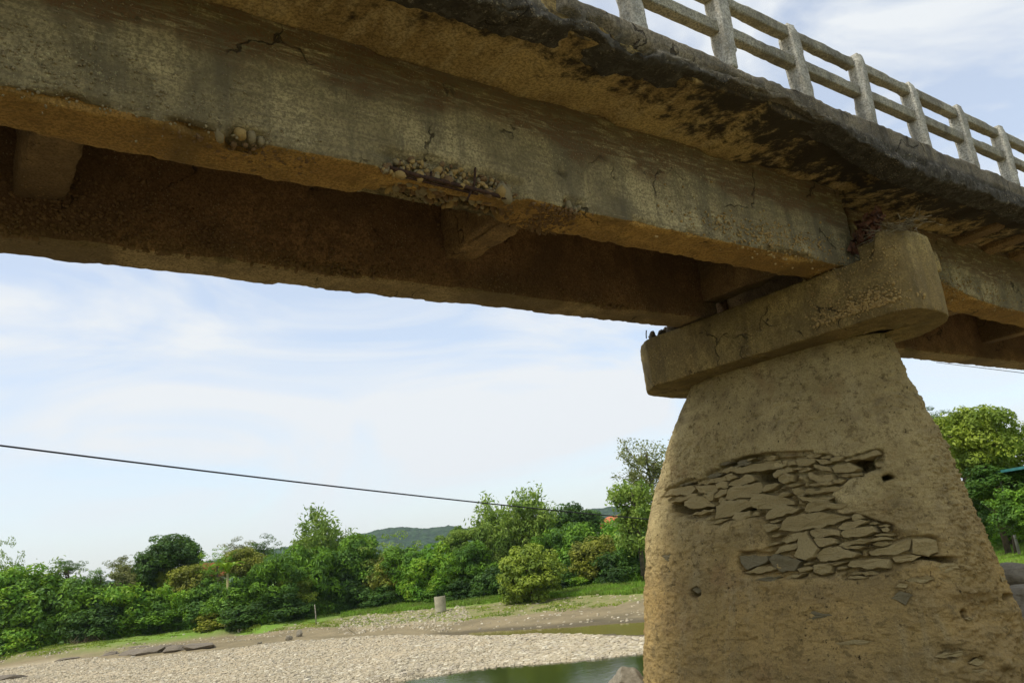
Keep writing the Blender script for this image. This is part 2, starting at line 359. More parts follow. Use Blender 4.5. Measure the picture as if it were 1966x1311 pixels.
RW = [_row(r) for r in ROWS]
AZL, AZR = math.atan2(*onZ(-500, 1300, -4)[[1, 0]]), math.atan2(*onZ(2500, 1000, -2.4)[[1, 0]])
AZP = math.atan2(*onZ(1700, 1300, -4)[[1, 0]])
def profile(az):
    rb = float(sstep(AZP+.25, AZP-.02, np.array([az]))[0])     # 1 on the right bank
    cs = [(0, -1.75), (5, -1.8), (9.5, -2.05-.1*(1-rb)), (14, -2.15*rb+(1-rb)*-3.2), (20, -2.2*rb+(1-rb)*-5.4)]
    for a, d, z in RW:
        cs.append((max(np.interp(az, a, d), cs[-1][0]+.25), np.interp(az, a, z)))
    if cs[5][0] > 26 and rb < .5: cs.insert(5, (cs[5][0]-3, ZW-.35))
    r9, z9 = cs[-1]
    cs += [(r9+6, z9+.25+rb*1.3), (r9+13, z9+.5+rb*3.0), (r9+40, z9+.9+rb*3.6), (260, z9+1.5+rb*3), (900, 0), (2600, 2)]
    return np.array(cs).T
AZT = np.linspace(-math.pi, math.pi, 1441)
_tab = [profile(a) for a in AZT]
def ground_z(x, y, rough=True):
    x = np.atleast_1d(np.asarray(x, float)); y = np.atleast_1d(np.asarray(y, float))
    az = np.arctan2(y, x); r = np.hypot(x, y); i = np.clip(((az+math.pi)/(2*math.pi)*1440).round().astype(int), 0, 1440)
    z = np.empty(len(x))
    for k in np.unique(i):
        s = i == k; z[s] = np.interp(r[s], _tab[k][0], _tab[k][1])
    return z
def relief(P):
    r = np.hypot(P[:, 0], P[:, 1])
    a = np.clip(r/60, .25, 1)
    return a*(.16*fbm(P, 5, 4, 5)*sstep(8, 30, r)+.05*fbm(P, .8, 3, 6))
def build_ground():
    az = np.concatenate([np.linspace(-math.pi, AZR-.05, 40, endpoint=False), np.linspace(AZR-.05, AZL+.05, 640), np.linspace(AZL+.05, math.pi, 40)[1:]])
    rr = np.concatenate([np.linspace(.3, 20, 60), np.linspace(20, 34, 30)[1:], np.linspace(34, 84, 260)[1:], np.geomspace(84, 2600, 60)[1:]])
    A, R = np.meshgrid(az, rr)
    x = (R*np.cos(A)).ravel(); y = (R*np.sin(A)).ravel(); z = ground_z(x, y)
    P = np.column_stack([x, y, z]); P[:, 2] += relief(np.column_stack([x, y, np.zeros_like(x)]))
    # undercut turf scarps between the mud and the grass
    na, nr = len(az), len(rr); i = np.arange(na*(nr-1)).reshape(nr-1, na)[:, :-1].ravel()
    Fc = np.column_stack([i, i+1, i+na+1, i+na])
    # vertex attribute: surface zone (0 mud, 1 gravel, 2 dry turf, 3 fresh grass)
    zone = np.zeros((len(x), 4), np.float32); zone[:, 3] = 1
    a = np.arctan2(y, x); r = np.hypot(x, y); D = [np.interp(a, q[0], q[1]) for q in RW]
    wob = fbm(np.column_stack([x, y, np.zeros_like(x)]), 3, 4, 9)*1.6
    g = sstep(-3, 0, r-D[0]+wob*.4)*sstep(.6, -.6, r-D[1]-np.abs(wob)*.3)
    g *= (a > AZP+.12)
    px, py = proj(P)
    rub = in_poly(px, py, [(640, 1192), (690, 1180), (760, 1178), (850, 1163), (895, 1166), (905, 1185), (860, 1197), (760, 1200), (690, 1210)])
    dry = sstep(-.5, 1.5, r-D[4]+wob*1.3)
    fresh = sstep(-1, 1, r-D[5]+1.5+wob)
    left = sstep(AZP+.75, AZP+.95, a)
    dry = np.maximum(dry*(1-left*.5), left*sstep(-1, 1, r-D[2]-2.0-wob*2)*sstep(4.5, 2, r-D[5]))
    zone[:, 0] = np.maximum(g, rub*.35); zone[:, 1] = dry; zone[:, 2] = fresh*(1-left)
    o = mesh('riverbed_ground', P, Fc, None or [GROUND], smooth=True)
    ca = o.data.color_attributes.new('zone', 'FLOAT_COLOR', 'POINT'); ca.data.foreach_set('color', zone.ravel())
    tag(o, kind='structure'); return o
def ground_mat():
    m = Mt('bank_soil'); m.geo()
    at = m.n('ShaderNodeAttribute'); at.attribute_name = 'zone'; sp = m.n('ShaderNodeSeparateColor'); m.l(at.outputs['Color'], sp.inputs[0])
    n1 = m.noise(.35, 6, .6); n2 = m.noise(2.5, 6, .65); n3 = m.noise(11, 4, .7)
    mud = m.mix(m.ramp(n1, .35, .65), (.190, .155, .085), (.265, .212, .118))
    mud = m.mix(m.math('MULTIPLY', m.ramp(n2, .5, .7), .5), mud, (.15, .11, .065))
    grv = m.mix(n3, (.50, .42, .28), (.38, .31, .20))
    dry = m.mix(m.ramp(n2, .35, .65), (.165, .200, .050), (.270, .235, .100))
    frs = m.mix(m.ramp(n2, .3, .7), (.130, .250, .025), (.180, .280, .040))
    c = m.mix(sp.outputs[0], mud, grv); c = m.mix(m.math('MULTIPLY', sp.outputs[1], m.ramp(n3, .3, .6, .5, 1)), c, dry); c = m.mix(sp.outputs[2], c, frs)
    spz = m.n('ShaderNodeSeparateXYZ'); m.l(m.co, spz.inputs[0]); wet = m.ramp(m.math('ADD', spz.outputs[2], m.math('MULTIPLY', n2, .10)), ZW+.10, ZW+.24, .75, 0)
    c = m.mix(wet, c, (.075, .062, .035))
    m.col(c); m.bump(m.math('ADD', n2, m.math('MULTIPLY', n3, .6)), .8, .12); return m.m
GROUND = ground_mat()
ground = build_ground()

def water_mat():
    m = Mt('river_water'); m.geo()
    m.col(m.mix(m.ramp(m.noise(.08, 3), .4, .6), (.022, .030, .006), (.038, .045, .010)))
    m.b.inputs['Roughness'].default_value = .06; m.b.inputs['Specular IOR Level'].default_value = .5; m.b.inputs['IOR'].default_value = 1.33
    h = m.math('ADD', m.noise(1.6, 5, .6, m.map((1, 1.8, 1))), m.math('MULTIPLY', m.noise(7, 3, .6), .35)); m.bump(h, .12, .06); return m.m
def murky_mat():
    m = Mt('pool_water'); m.geo(); m.col(m.mix(m.noise(.3, 3), (.165, .145, .032), (.20, .17, .045)))
    m.b.inputs['Roughness'].default_value = .12; m.b.inputs['IOR'].default_value = 1.33; m.bump(m.noise(1.5, 4), .04, .1); return m.m
def water_sheet(name, mat, rlo, rhi, a0, a1, z):
    az = np.linspace(a0, a1, 90); V = []; 
    for a in az:
        V += [(rlo(a)*math.cos(a), rlo(a)*math.sin(a), z), (rhi(a)*math.cos(a), rhi(a)*math.sin(a), z)]
    i = np.arange(0, len(V)-2, 2); return mesh(name, V, np.column_stack([i, i+1, i+3, i+2]), mat, smooth=False)
wt = water_sheet('river_water', water_mat(), lambda a: 15., lambda a: np.interp(a, *RW[0][:2])+5 if a > AZP+.15 else 30, AZP+.02, math.pi*.97, ZW)
tag(wt, kind='structure')
pw = water_sheet('pool_water', murky_mat(), lambda a: np.interp(a, *RW[1][:2])+.5, lambda a: np.interp(a, *RW[3][:2])+1.2, AZP+.15, math.atan2(*onZ(900, 1216, ZW)[[1, 0]]), ZW+.004)
tag(pw, kind='structure')

# ------------------------------------------------------------------ small shapes
OCT_V = None
def octa_ball():
    """18 vertices, 32 triangles"""
    v = [(1,0,0),(-1,0,0),(0,1,0),(0,-1,0),(0,0,1),(0,0,-1)]; f = []
    mid = {}
    def md(a, b):
        k = (min(a, b), max(a, b))
        if k not in mid:
            p = np.array(v[a])+np.array(v[b]); p = p/np.linalg.norm(p); v.append(tuple(p)); mid[k] = len(v)-1
        return mid[k]
    for a, b, c in [(0,2,4),(2,1,4),(1,3,4),(3,0,4),(2,0,5),(1,2,5),(3,1,5),(0,3,5)]:
        ab, bc, ca = md(a, b), md(b, c), md(c, a); f += [(a, ab, ca), (ab, b, bc), (ca, bc, c), (ab, bc, ca)]
    return np.array(v), np.array(f)
BV, BF = octa_ball()
def rot_rand(rng):
    q = rng.normal(size=4); q /= np.linalg.norm(q); w_, x, y, z = q
    return np.array([[1-2*(y*y+z*z), 2*(x*y-z*w_), 2*(x*z+y*w_)], [2*(x*y+z*w_), 1-2*(x*x+z*z), 2*(y*z-x*w_)], [2*(x*z-y*w_), 2*(y*z+x*w_), 1-2*(x*x+y*y)]])
def scatter_stones(name, pts, sizes, mat, rng, parent=None, flat=.6, smooth=True, base=(BV, BF), yaw_only=True):
    bv, bf = base; n = len(pts); nv = len(bv)
    a = rng.uniform(0, 2*math.pi, n); ca, sa = np.cos(a), np.sin(a)
    sx = sizes*rng.uniform(.75, 1.3, n); sy = sizes*rng.uniform(.6, 1.0, n); sz = sizes*flat*rng.uniform(.6, 1.2, n)
    V = bv[None]*(1+rng.normal(0, .10, (n, nv, 1)))
    V = V*np.stack([sx, sy, sz], 1)[:, None, :]
    if not yaw_only:
        R = np.stack([rot_rand(rng) for _ in range(64)])[rng.integers(0, 64, n)]
        V = np.einsum('nij,nvj->nvi', R, V)
    x = V[..., 0]*ca[:, None]-V[..., 1]*sa[:, None]; y = V[..., 0]*sa[:, None]+V[..., 1]*ca[:, None]
    V = np.stack([x, y, V[..., 2]], -1)+np.asarray(pts)[:, None, :]
    Fc = (bf[None]+(np.arange(n)*nv)[:, None, None]).reshape(-1, bf.shape[1])
    return mesh(name, V.reshape(-1, 3), Fc, mat, parent, smooth)
CUBE = (np.array([(-1,-1,-1),(1,-1,-1),(1,1,-1),(-1,1,-1),(-.8,-.8,1),(.8,-.8,1),(.8,.8,1),(-.8,.8,1)], float),
        np.array([(0,3,2,1),(4,5,6,7),(0,1,5,4),(1,2,6,5),(2,3,7,6),(3,0,4,7)]))
def tube(path, radii, seg=8, cap=True):
    path = np.asarray(path, float); n = len(path); V = []; Fc = []
    t = np.gradient(path, axis=0); t /= np.linalg.norm(t, axis=1)[:, None]+1e-9
    up = np.array([0, 0, 1.]) if abs(t[0][2]) < .9 else np.array([1., 0, 0])
    for i in range(n):
        a = np.cross(t[i], up); a /= np.linalg.norm(a)+1e-9; b = np.cross(t[i], a)
        r = radii[i] if hasattr(radii, '__len__') else radii
        for k in range(seg):
            th = 2*math.pi*k/seg; V.append(path[i]+r*(math.cos(th)*a+math.sin(th)*b))
    for i in range(n-1):
        for k in range(seg): Fc.append((i*seg+k, i*seg+(k+1) % seg, (i+1)*seg+(k+1) % seg, (i+1)*seg+k))
    if cap: Fc.append(tuple(range(seg))[::-1]); Fc.append(tuple((n-1)*seg+k for k in range(seg)))
    return V, Fc
def join(parts):
    V = []; Fc = []
    for v, f in parts:
        o = len(V); V += [tuple(p) for p in v]; Fc += [tuple(int(i)+o for i in q) for q in f]
    return V, Fc
def boulder(name, c, size, mat, seed, parent=None, flat=.6, angular=.35, level=3, yaw=0.):
    n = 4**level
    rng = np.random.default_rng(seed)
    g = np.linspace(-1, 1, 13+level*4); V = []; 
    ax = edge_grid([g, g, g]); P = ax[0]; nn = P/np.linalg.norm(P, axis=1)[:, None]
    P = nn*.7+P*.3*np.array([1, 1, 1])
    pl = rng.normal(size=(9, 3)); pl /= np.linalg.norm(pl, axis=1)[:, None]
    for q in pl:
        d = P @ q; k = rng.uniform(.55, .85); P = P-np.outer(np.maximum(d-k, 0)*.85, q)
    P = P*(1+angular*.55*fbm(nn*1.0+seed, .7, 3, seed, .45)[:, None])
    P = P*np.array(size)/2
    cy, sy = math.cos(yaw), math.sin(yaw)
    P = np.column_stack([P[:, 0]*cy-P[:, 1]*sy, P[:, 0]*sy+P[:, 1]*cy, P[:, 2]])
    return mesh(name, P+np.array(c), ax[1], mat, parent, False, loc=None if parent else c)
def edge_grid(axes, faces='all'):
    """welded box surface from three coordinate lists -> (verts, quads)"""
    X, Y, Z = [np.asarray(a, float) for a in axes]; Vs = []; Fs = []; off = 0
    def add(A, B, fn, flip):
        nonlocal off
        a, b = np.meshgrid(np.arange(len(A)), np.arange(len(B)), indexing='ij')
        P = fn(A[a.ravel()], B[b.ravel()]); Vs.append(P); nb = len(B)
        i = (np.arange(len(A)-1)[:, None]*nb+np.arange(nb-1)[None]).ravel()
        q = np.column_stack([i, i+nb, i+nb+1, i+1])+off
        Fs.append(q[:, ::-1] if flip else q); off += len(P)
    st = lambda *c: np.column_stack([np.broadcast_to(k, c[[hasattr(x, '__len__') for x in c].index(True)].shape) for k in c])
    add(X, Z, lambda a, b: st(a, Y[0], b), True) if False else None
    add(X, Z, lambda a, b: st(a, np.full_like(a, Y[0]), b), False)
    add(X, Z, lambda a, b: st(a, np.full_like(a, Y[-1]), b), True)
    add(X, Y, lambda a, b: st(a, b, np.full_like(a, Z[0])), True)
    add(X, Y, lambda a, b: st(a, b, np.full_like(a, Z[-1])), False)
    add(Y, Z, lambda a, b: st(np.full_like(a, X[0]), a, b), True)
    add(Y, Z, lambda a, b: st(np.full_like(a, X[-1]), a, b), False)
    V = np.vstack(Vs); Fc = np.vstack(Fs)
    k = np.round(V*1e4).astype(np.int64); _, idx, inv = np.unique(k, axis=0, return_index=True, return_inverse=True)
    return V[idx], inv.ravel()[Fc]
def lin(a, b, step, edge=.015):
    n = max(2, int(round((b-a)/step))+1); g = np.linspace(a, b, n)
    return np.unique(np.concatenate([g, [a+edge, b-edge]]))
def weathered(V, lo, hi, amp=.012, chip=.05, seed=0, edge=.07, zb=True):
    """rough concrete: surface noise plus broken arrises"""
    V0 = V.copy(); c = (lo+hi)/2
    n = np.column_stack([fbm(V0+7*i, .28, 4, seed+i*31) for i in range(3)])*amp
    n += np.column_stack([fbm(V0+3*i, .06, 2, seed+5+i*31) for i in range(3)])*amp*.45
    d = np.minimum(V0-lo, hi-V0)                # distance to the faces
    d1 = np.sort(d, axis=1)
    ed = np.clip(1-d1[:, 1]/edge, 0, 1)         # 1 on an arris
    k = sstep(.0, .55, fbm(V0, .35, 4, seed+99))*ed**1.3*chip+ed**2*chip*.22*(1+fbm(V0, .07, 2, seed+98))
    inward = np.sign(c-V0)*(d < edge)
    inward[:, 0] *= (d[:, 0] < .02)
    return V0+n+inward*k[:, None]

# ------------------------------------------------------------------ the bridge
GZ0, GZ1 = .588, .806
bridge = empty('road_bridge', (S*.0, S*1.27, 0)); bridge.location = (0, S*1.27, S*GZ0)
tag(bridge, 'weathered concrete girder bridge spanning overhead with spalled beam edges', 'bridge')
BL = parent_loc(bridge)
END_L, XP0, XP1, END_R = -2.4, 1.895, 2.0, 6.6

def girder(name, x0, x1, y0, y1, mat, seed, step=.03, label=None, bottom=None, carve=None, under=None):
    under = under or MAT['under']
    X = lin(x0*S, x1*S, step); Y = lin(y0*S, y1*S, .035); Z = lin(GZ0*S, GZ1*S, .03)
    V, Fc = edge_grid([X, Y, Z]); lo = np.array([x0, y0, GZ0])*S; hi = np.array([x1, y1, GZ1+.01])*S
    V0 = V.copy(); V = weathered(V, lo, hi, .012, .06, seed)
    if bottom is not None:     # bottom line of the outer face follows a measured profile
        t = 1-sstep(0, .30, (V0[:, 2]-lo[2])); V[:, 2] += t*(np.interp(V0[:, 0]/S, *bottom)-GZ0)*S
    if carve is not None: V = carve(V, V0)
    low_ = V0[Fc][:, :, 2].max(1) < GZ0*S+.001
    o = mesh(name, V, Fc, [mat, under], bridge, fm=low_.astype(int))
    if label: o['label'] = label
    return o
def carve_front(V, V0):
    X, Z = V0[:, 0]/S, V0[:, 2]/S; Yf = V0[:, 1]/S; wob = fbm(V0, .3, 4, 77)
    front = sstep(.04, 0, Yf-1.0)                       # outer face
    low = V0[:, 2]-GZ0*S
    # long honeycombed hole at mid span
    e = 1-sstep(.8, 1.1, np.abs((X-.70-.00)/.135)+.10*wob)
    hgt = .175+.05*wob
    V[:, 1] += front*e*sstep(hgt+.02, hgt-.03, low)*(.075+.03*fbm(V0, .07, 3, 78))
    und = e*sstep(.05, .0, low)                          # underside lost behind the bar
    V[:, 2] += und*sstep(.02, .10, Yf-1.0+.03*wob)*.07
    V[:, 2] += sstep(.05, 0, low)*(1-sstep(.85, 1.1, np.abs((X-.73)/.115)))*sstep(1.05, 1.10, Yf)*.13
    # small hole under a row of cobbles
    for xc, w_, h_, dp in ((.358, .030, .075, .16), (.955, .03, .10, .07), (.30, .02, .05, .04), (1.60, .10, .05, .05)):
        e = 1-sstep(.6, 1.1, np.abs((X-xc)/w_)+.15*wob)
        V[:, 1] += front*e*sstep(h_+.02, h_-.03, low)*dp
        V[:, 2] += e*sstep(.04, 0, low)*sstep(.03, 0, Yf-1.0)*h_*.5
    # board joint line left end
    return V
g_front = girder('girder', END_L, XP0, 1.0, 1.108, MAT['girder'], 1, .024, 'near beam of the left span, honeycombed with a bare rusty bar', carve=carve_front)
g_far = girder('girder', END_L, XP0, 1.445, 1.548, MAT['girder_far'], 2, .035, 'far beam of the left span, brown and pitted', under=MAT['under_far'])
DY = .06
prof = (np.array([2.0, 2.40, 2.48, 2.68, 2.85, 3.2, 7]), np.array([.668, .655, .638, .605, .596, .590, .588]))
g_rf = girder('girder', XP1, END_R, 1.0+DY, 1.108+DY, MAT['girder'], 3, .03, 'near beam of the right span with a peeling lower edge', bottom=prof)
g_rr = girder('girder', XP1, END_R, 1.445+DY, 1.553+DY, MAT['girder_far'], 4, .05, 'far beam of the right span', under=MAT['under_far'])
def plain_beam(name, x0, x1, y0, y1, z0, z1, mat, seed, step=.035, parent=None, amp=.01, chip=.04, edge=.07):
    lo = np.array([x0, y0, z0])*S; hi = np.array([x1, y1, z1])*S
    V, Fc = edge_grid([lin(lo[0], hi[0], step), lin(lo[1], hi[1], step), lin(lo[2], hi[2], step)])
    return mesh(name, weathered(V, lo, hi, amp, chip, seed, edge), Fc, mat, parent or bridge)
for i, xa in enumerate((-1.61, -.745, .122, .957)):
    plain_beam('cross_beam', xa, xa+.075, 1.100, 1.452, .657, .80, MAT['diaphragm'], 20+i, .03, amp=.02, chip=.06)
plain_beam('cross_beam', 1.83, 1.894, 1.104, 1.449, .64, .80, MAT['diaphragm'], 25, .05)
plain_beam('cross_beam', 2.02, 2.09, 1.162, 1.508, .64, .80, MAT['diaphragm'], 26, .05)
for i, xa in enumerate((2.95, 3.72, 4.5, 5.3)):
    plain_beam('cross_beam', xa, xa+.075, 1.162, 1.508, .657, .80, MAT['diaphragm'], 30+i, .05)
# deck slab with a lumpy soffit
def deck():
    x0, x1 = END_L, END_R; lo = np.array([x0, .812, .803])*S; hi = np.array([x1, 1.745, .846])*S
    V, Fc = edge_grid([lin(lo[0], hi[0], .06), np.unique(np.concatenate([lin(lo[1], 1.06*S, .03), np.linspace(1.06*S, hi[1], 24)])), lin(lo[2], hi[2], .06)])
    V0 = V.copy(); n = fbm(V0, .5, 5, 41); n2 = fbm(V0*np.array([1, .45, 1]), .9, 3, 43)
    bot = V0[:, 2] < lo[2]+.01
    ph = ((V0[:, 0]/S-1.07+.02*n)/.265) % 1; V[:, 2] += bot*(n*.035+n2*.03-.055*sstep(.0, .12, ph)*(1-ph)*(V0[:, 1] < 1.0*S)); V[:, 1] += n*.01
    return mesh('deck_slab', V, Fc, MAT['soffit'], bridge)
deck()
def edge_beam():
    x0, x1 = END_L, END_R; lo = np.array([x0, .797, .774])*S; hi = np.array([x1, .862, .850])*S
    V, Fc = edge_grid([lin(lo[0], hi[0], .028), lin(lo[1], hi[1], .03), lin(lo[2], hi[2], .028)])
    V0 = V.copy(); V = weathered(V, lo, hi, .008, .03, 51, .05)
    prof = np.interp(V0[:, 0]/S, [.2, .60, .757, .84, .924, 1.02, 1.15, 1.413, 1.53, 1.65, 1.816, 2.1, 2.46, 3, 4], [.78, .772, .783, .80, .776, .79, .796, .812, .80, .780, .754, .764, .767, .77, .77])
    rough = fbm(V0, .5, 5, 55, .7)*.035+fbm(V0, .07, 3, 56)*.03
    t = 1-sstep(0, .24, V0[:, 2]-lo[2]); V[:, 2] += t*((prof-.774)*S+rough)
    # blown holes and a ledge crack running along the face
    f = sstep(.05, 0, V0[:, 1]-lo[1])
    for xc, zc, rx, rz, dp in ((.775, .835, .022, .035, .13), (.80, .808, .035, .016, .11), (.95, .797, .05, .014, .09), (.885, .815, .04, .012, .07)):
        q = ((V0[:, 0]/S-xc)/rx)**2+((V0[:, 2]/S-zc)/rz)**2+.5*fbm(V0, .15, 3, 58)
        V[:, 1] += f*sstep(1.2, .7, q)*dp
    crk = np.abs(V0[:, 2]/S-(.806-.010*np.sin(V0[:, 0]*.9)+.006*fbm(V0, .6, 4, 59)))
    V[:, 1] += f*sstep(.005, .0, crk)*.05*sstep(-.1, .3, fbm(V0, 1.2, 3, 60))
    lo_ = sstep(.806, .798, V0[:, 2]/S); V[:, 1] -= f*lo_*(.010+.045*fbm(V0, .12, 4, 61, .7))
    return mesh('edge_beam', V, Fc, MAT['edge'], bridge)
edge_beam()
# brackets under the right cantilever
for i, xa in enumerate((2.60, 2.80, 3.0)):
    lo = np.array([xa, .925, .782])*S; hi = np.array([xa+.07, 1.065, .812])*S
    V, Fc = edge_grid([lin(lo[0], hi[0], .04), lin(lo[1], hi[1], .04), lin(lo[2], hi[2], .04)])
    V = weathered(V, lo, hi, .012, .03, 70+i); t = (hi[1]-V[:, 1])/(hi[1]-lo[1]); V[:, 2] += np.clip(t, 0, 1)*.05*(V[:, 2] < lo[2]+.1)
    mesh('bracket', V, Fc, MAT['diaphragm'], bridge)

# pebbles laid bare on the near beam
rng = np.random.default_rng(5)
PEB = [raw_mesh('pebble', BV*np.array([1, .8, .62])*(1+np.random.default_rng(k).normal(0, .07, (18, 1))), BF, MAT[('pebble_dark', 'pebble', 'pebble_grey')[k % 3]]) for k in range(6)]
def pebble(parent, p, size, name='pebble'):
    o = link(name, PEB[rng.integers(0, 6)], parent); o.location = Vector(p)-parent_loc(parent)
    o.rotation_euler = tuple(rng.uniform(0, 6.28, 3)); s = size/2; o.scale = (s*rng.uniform(.8, 1.3), s*rng.uniform(.8, 1.1), s*rng.uniform(.8, 1.1)); return o
for k in range(200):                                   # hollow in the outer face
    x = rng.uniform(.572, .828); zt = .036*(1-((x-.70)/.14)**4)
    z = GZ0+rng.uniform(.000, max(zt, .006)); pebble(g_front, (x*S, (1.0050+rng.uniform(0, .006))*S, z*S), rng.choice([.025, .035, .045, .055, .075]))
for x, s in ((.598, .12), (.632, .11), (.71, .10), (.765, .10), (.80, .17), (.79, .14), (.685, .12), (.66, .10)):
    pebble(g_front, (x*S, 1.004*S, (GZ0+rng.uniform(-.002, .006))*S), s)
for k in range(140):                                   # ragged underside
    x = rng.uniform(.60, .87); y = 1.03+rng.uniform(0, .075)*(1 if x > .66 else .6)
    pebble(g_front, (x*S, y*S, (GZ0+.004+.020*sstep(1.04, 1.1, y)*rng.uniform(.2, 1))*S), rng.choice([.04, .05, .065, .09]))
for x, dz, s in ((.322, .004, .09), (.350, .013, .12), (.366, .012, .09), (.380, .009, .06), (.948, .012, .08), (.962, .004, .07), (.972, .010, .06), (.94, .02, .05)):
    pebble(g_front, (x*S, 1.0095*S, (GZ0+dz)*S), s)
def exposed(parent, n, fn, smin, smax, mat, seed, name='exposed_pebbles'):
    r_ = np.random.default_rng(seed); P = np.array([fn(r_) for _ in range(n)])*S
    o = scatter_stones(name, P, r_.uniform(smin, smax, n)/2, mat, r_, parent, .8, True, yaw_only=False); o['kind'] = 'stuff'; return o
exposed(g_front, 90, lambda r: (r.uniform(.30, .46)+r.normal(0, .03), 1.01+abs(r.normal(0, .04)), GZ0+.001), .015, .045, MAT['pebble_dark'], 11)
exposed(g_front, 170, lambda r: (r.uniform(-.05, 1.8), 1.004+r.uniform(0, .004), GZ0+.003+abs(r.normal(0, .004))), .008, .024, MAT['pebble_grey'], 12)
exposed(g_front, 420, lambda r: (1.52+r.normal(0, .14), (.9985), GZ0+.035+r.normal(0, .025)), .012, .034, MAT['pebble'], 13)
exposed(g_front, 380, lambda r: (.12+r.normal(0, .13), (.9985), GZ0+.05+r.normal(0, .03)), .008, .022, MAT['pebble_grey'], 14)
exposed(g_front, 300, lambda r: (.93+r.normal(0, .035), 1.0+r.uniform(.0, .11), GZ0-.001), .015, .045, MAT['pebble_dark'], 15)
exposed(g_far, 1300, lambda r: (.1+abs(r.normal(0, .55)), 1.444, GZ0+.01+abs(r.normal(0, .07))), .015, .045, MAT['pebble_dark'], 16)
exposed(g_far, 260, lambda r: (r.choice([.12, .35, .62, .70, 1.45])+r.normal(0, .04), 1.446+r.uniform(0, .01), GZ0+r.uniform(0, .012)), .025, .07, MAT['pebble_dark'], 17)
exposed(g_rf, 300, lambda r: (2.6+r.normal(0, .2), .999+DY, .64+r.normal(0, .03)), .012, .03, MAT['pebble'], 18)
# bare reinforcement
bar = [onY(748, 322, 1.003), onY(800, 337, .999), onY(860, 351, .999), onY(920, 366, 1.0), onY(972, 381, 1.003)]
V, Fc = tube(np.array(bar)*S, .016, 8); mesh('reinforcing_bar', V, Fc, MAT['rebar'], g_front)
V, Fc = tube((np.array(bar)[:-1]+np.array([0, .006, -.004]))*S, .011, 8); mesh('reinforcing_bar', V, Fc, MAT['rebar'], g_front)
for a, b in (((828, 330), (822, 352)), ((866, 335), (862, 358)), ((913, 312), (908, 372)), ((905, 362), (897, 384))):
    V, Fc = tube(np.array([onY(*a, 1.004), onY((a[0]+b[0])/2+1, (a[1]+b[1])/2, 1.0), onY(*b, 1.004)])*S, .009, 6)
    mesh('stirrup', V, Fc, MAT['rebar'], g_front)
# horizontal dark form-board lip at the top of the near beam
# ------------------------------------------------------------------ railing
rail = empty('concrete_railing', (0, .822*S, .85*S)); tag(rail, 'grey concrete post and rail parapet along the bridge edge', 'railing')
PS, P0 = .2513, 1.238
def post_mesh(k):
    lo = np.array([-.017, -.0175, -.004])*S; hi = np.array([.017, .0175, .192])*S
    V, Fc = edge_grid([lin(lo[0], hi[0], .03), lin(lo[1], hi[1], .03), lin(lo[2], hi[2], .03)])
    V = weathered(V+k*3.7, lo+k*3.7, hi+k*3.7, .005, .022, 80+k, .04)-k*3.7
    t = sstep(.16, .193, V[:, 2]/S); V[:, :2] *= (1-.22*t)[:, None]
    return raw_mesh('railing_post', V, Fc, MAT['post'])
def rail_mesh(k, x):
    lo = np.array([-PS/2+.016, -.011, -.0125])*S; hi = np.array([PS/2-.016, .011, .0125])*S; o = np.array([x*S, 0, 0])
    V, Fc = edge_grid([lin(lo[0], hi[0], .035), lin(lo[1], hi[1], .03), lin(lo[2], hi[2], .03)])
    V = weathered(V+o, lo+o, hi+o, .0022, .007, 90+k, .02)-o
    return raw_mesh('rail', V, Fc, MAT['rail'])
pm = [post_mesh(k) for k in range(5)]
for k in range(-13, 21):
    x = P0+k*PS
    if x > END_R or x < END_L: continue
    o = link('railing_post', pm[k % 5], rail, (x*S, 0, (-.004 if k % 2 else 0)*S)); o.rotation_euler = (random.Random(k).uniform(-.025, .025), random.Random(k+50).uniform(-.025, .025), random.Random(k+9).uniform(-.05, .05))
    for zz in (.178-.0145, .178-.088):
        link('rail', rail_mesh(k*2+(zz < .15), x), rail, ((x+PS/2)*S, .002*S, (zz+.002)*S))

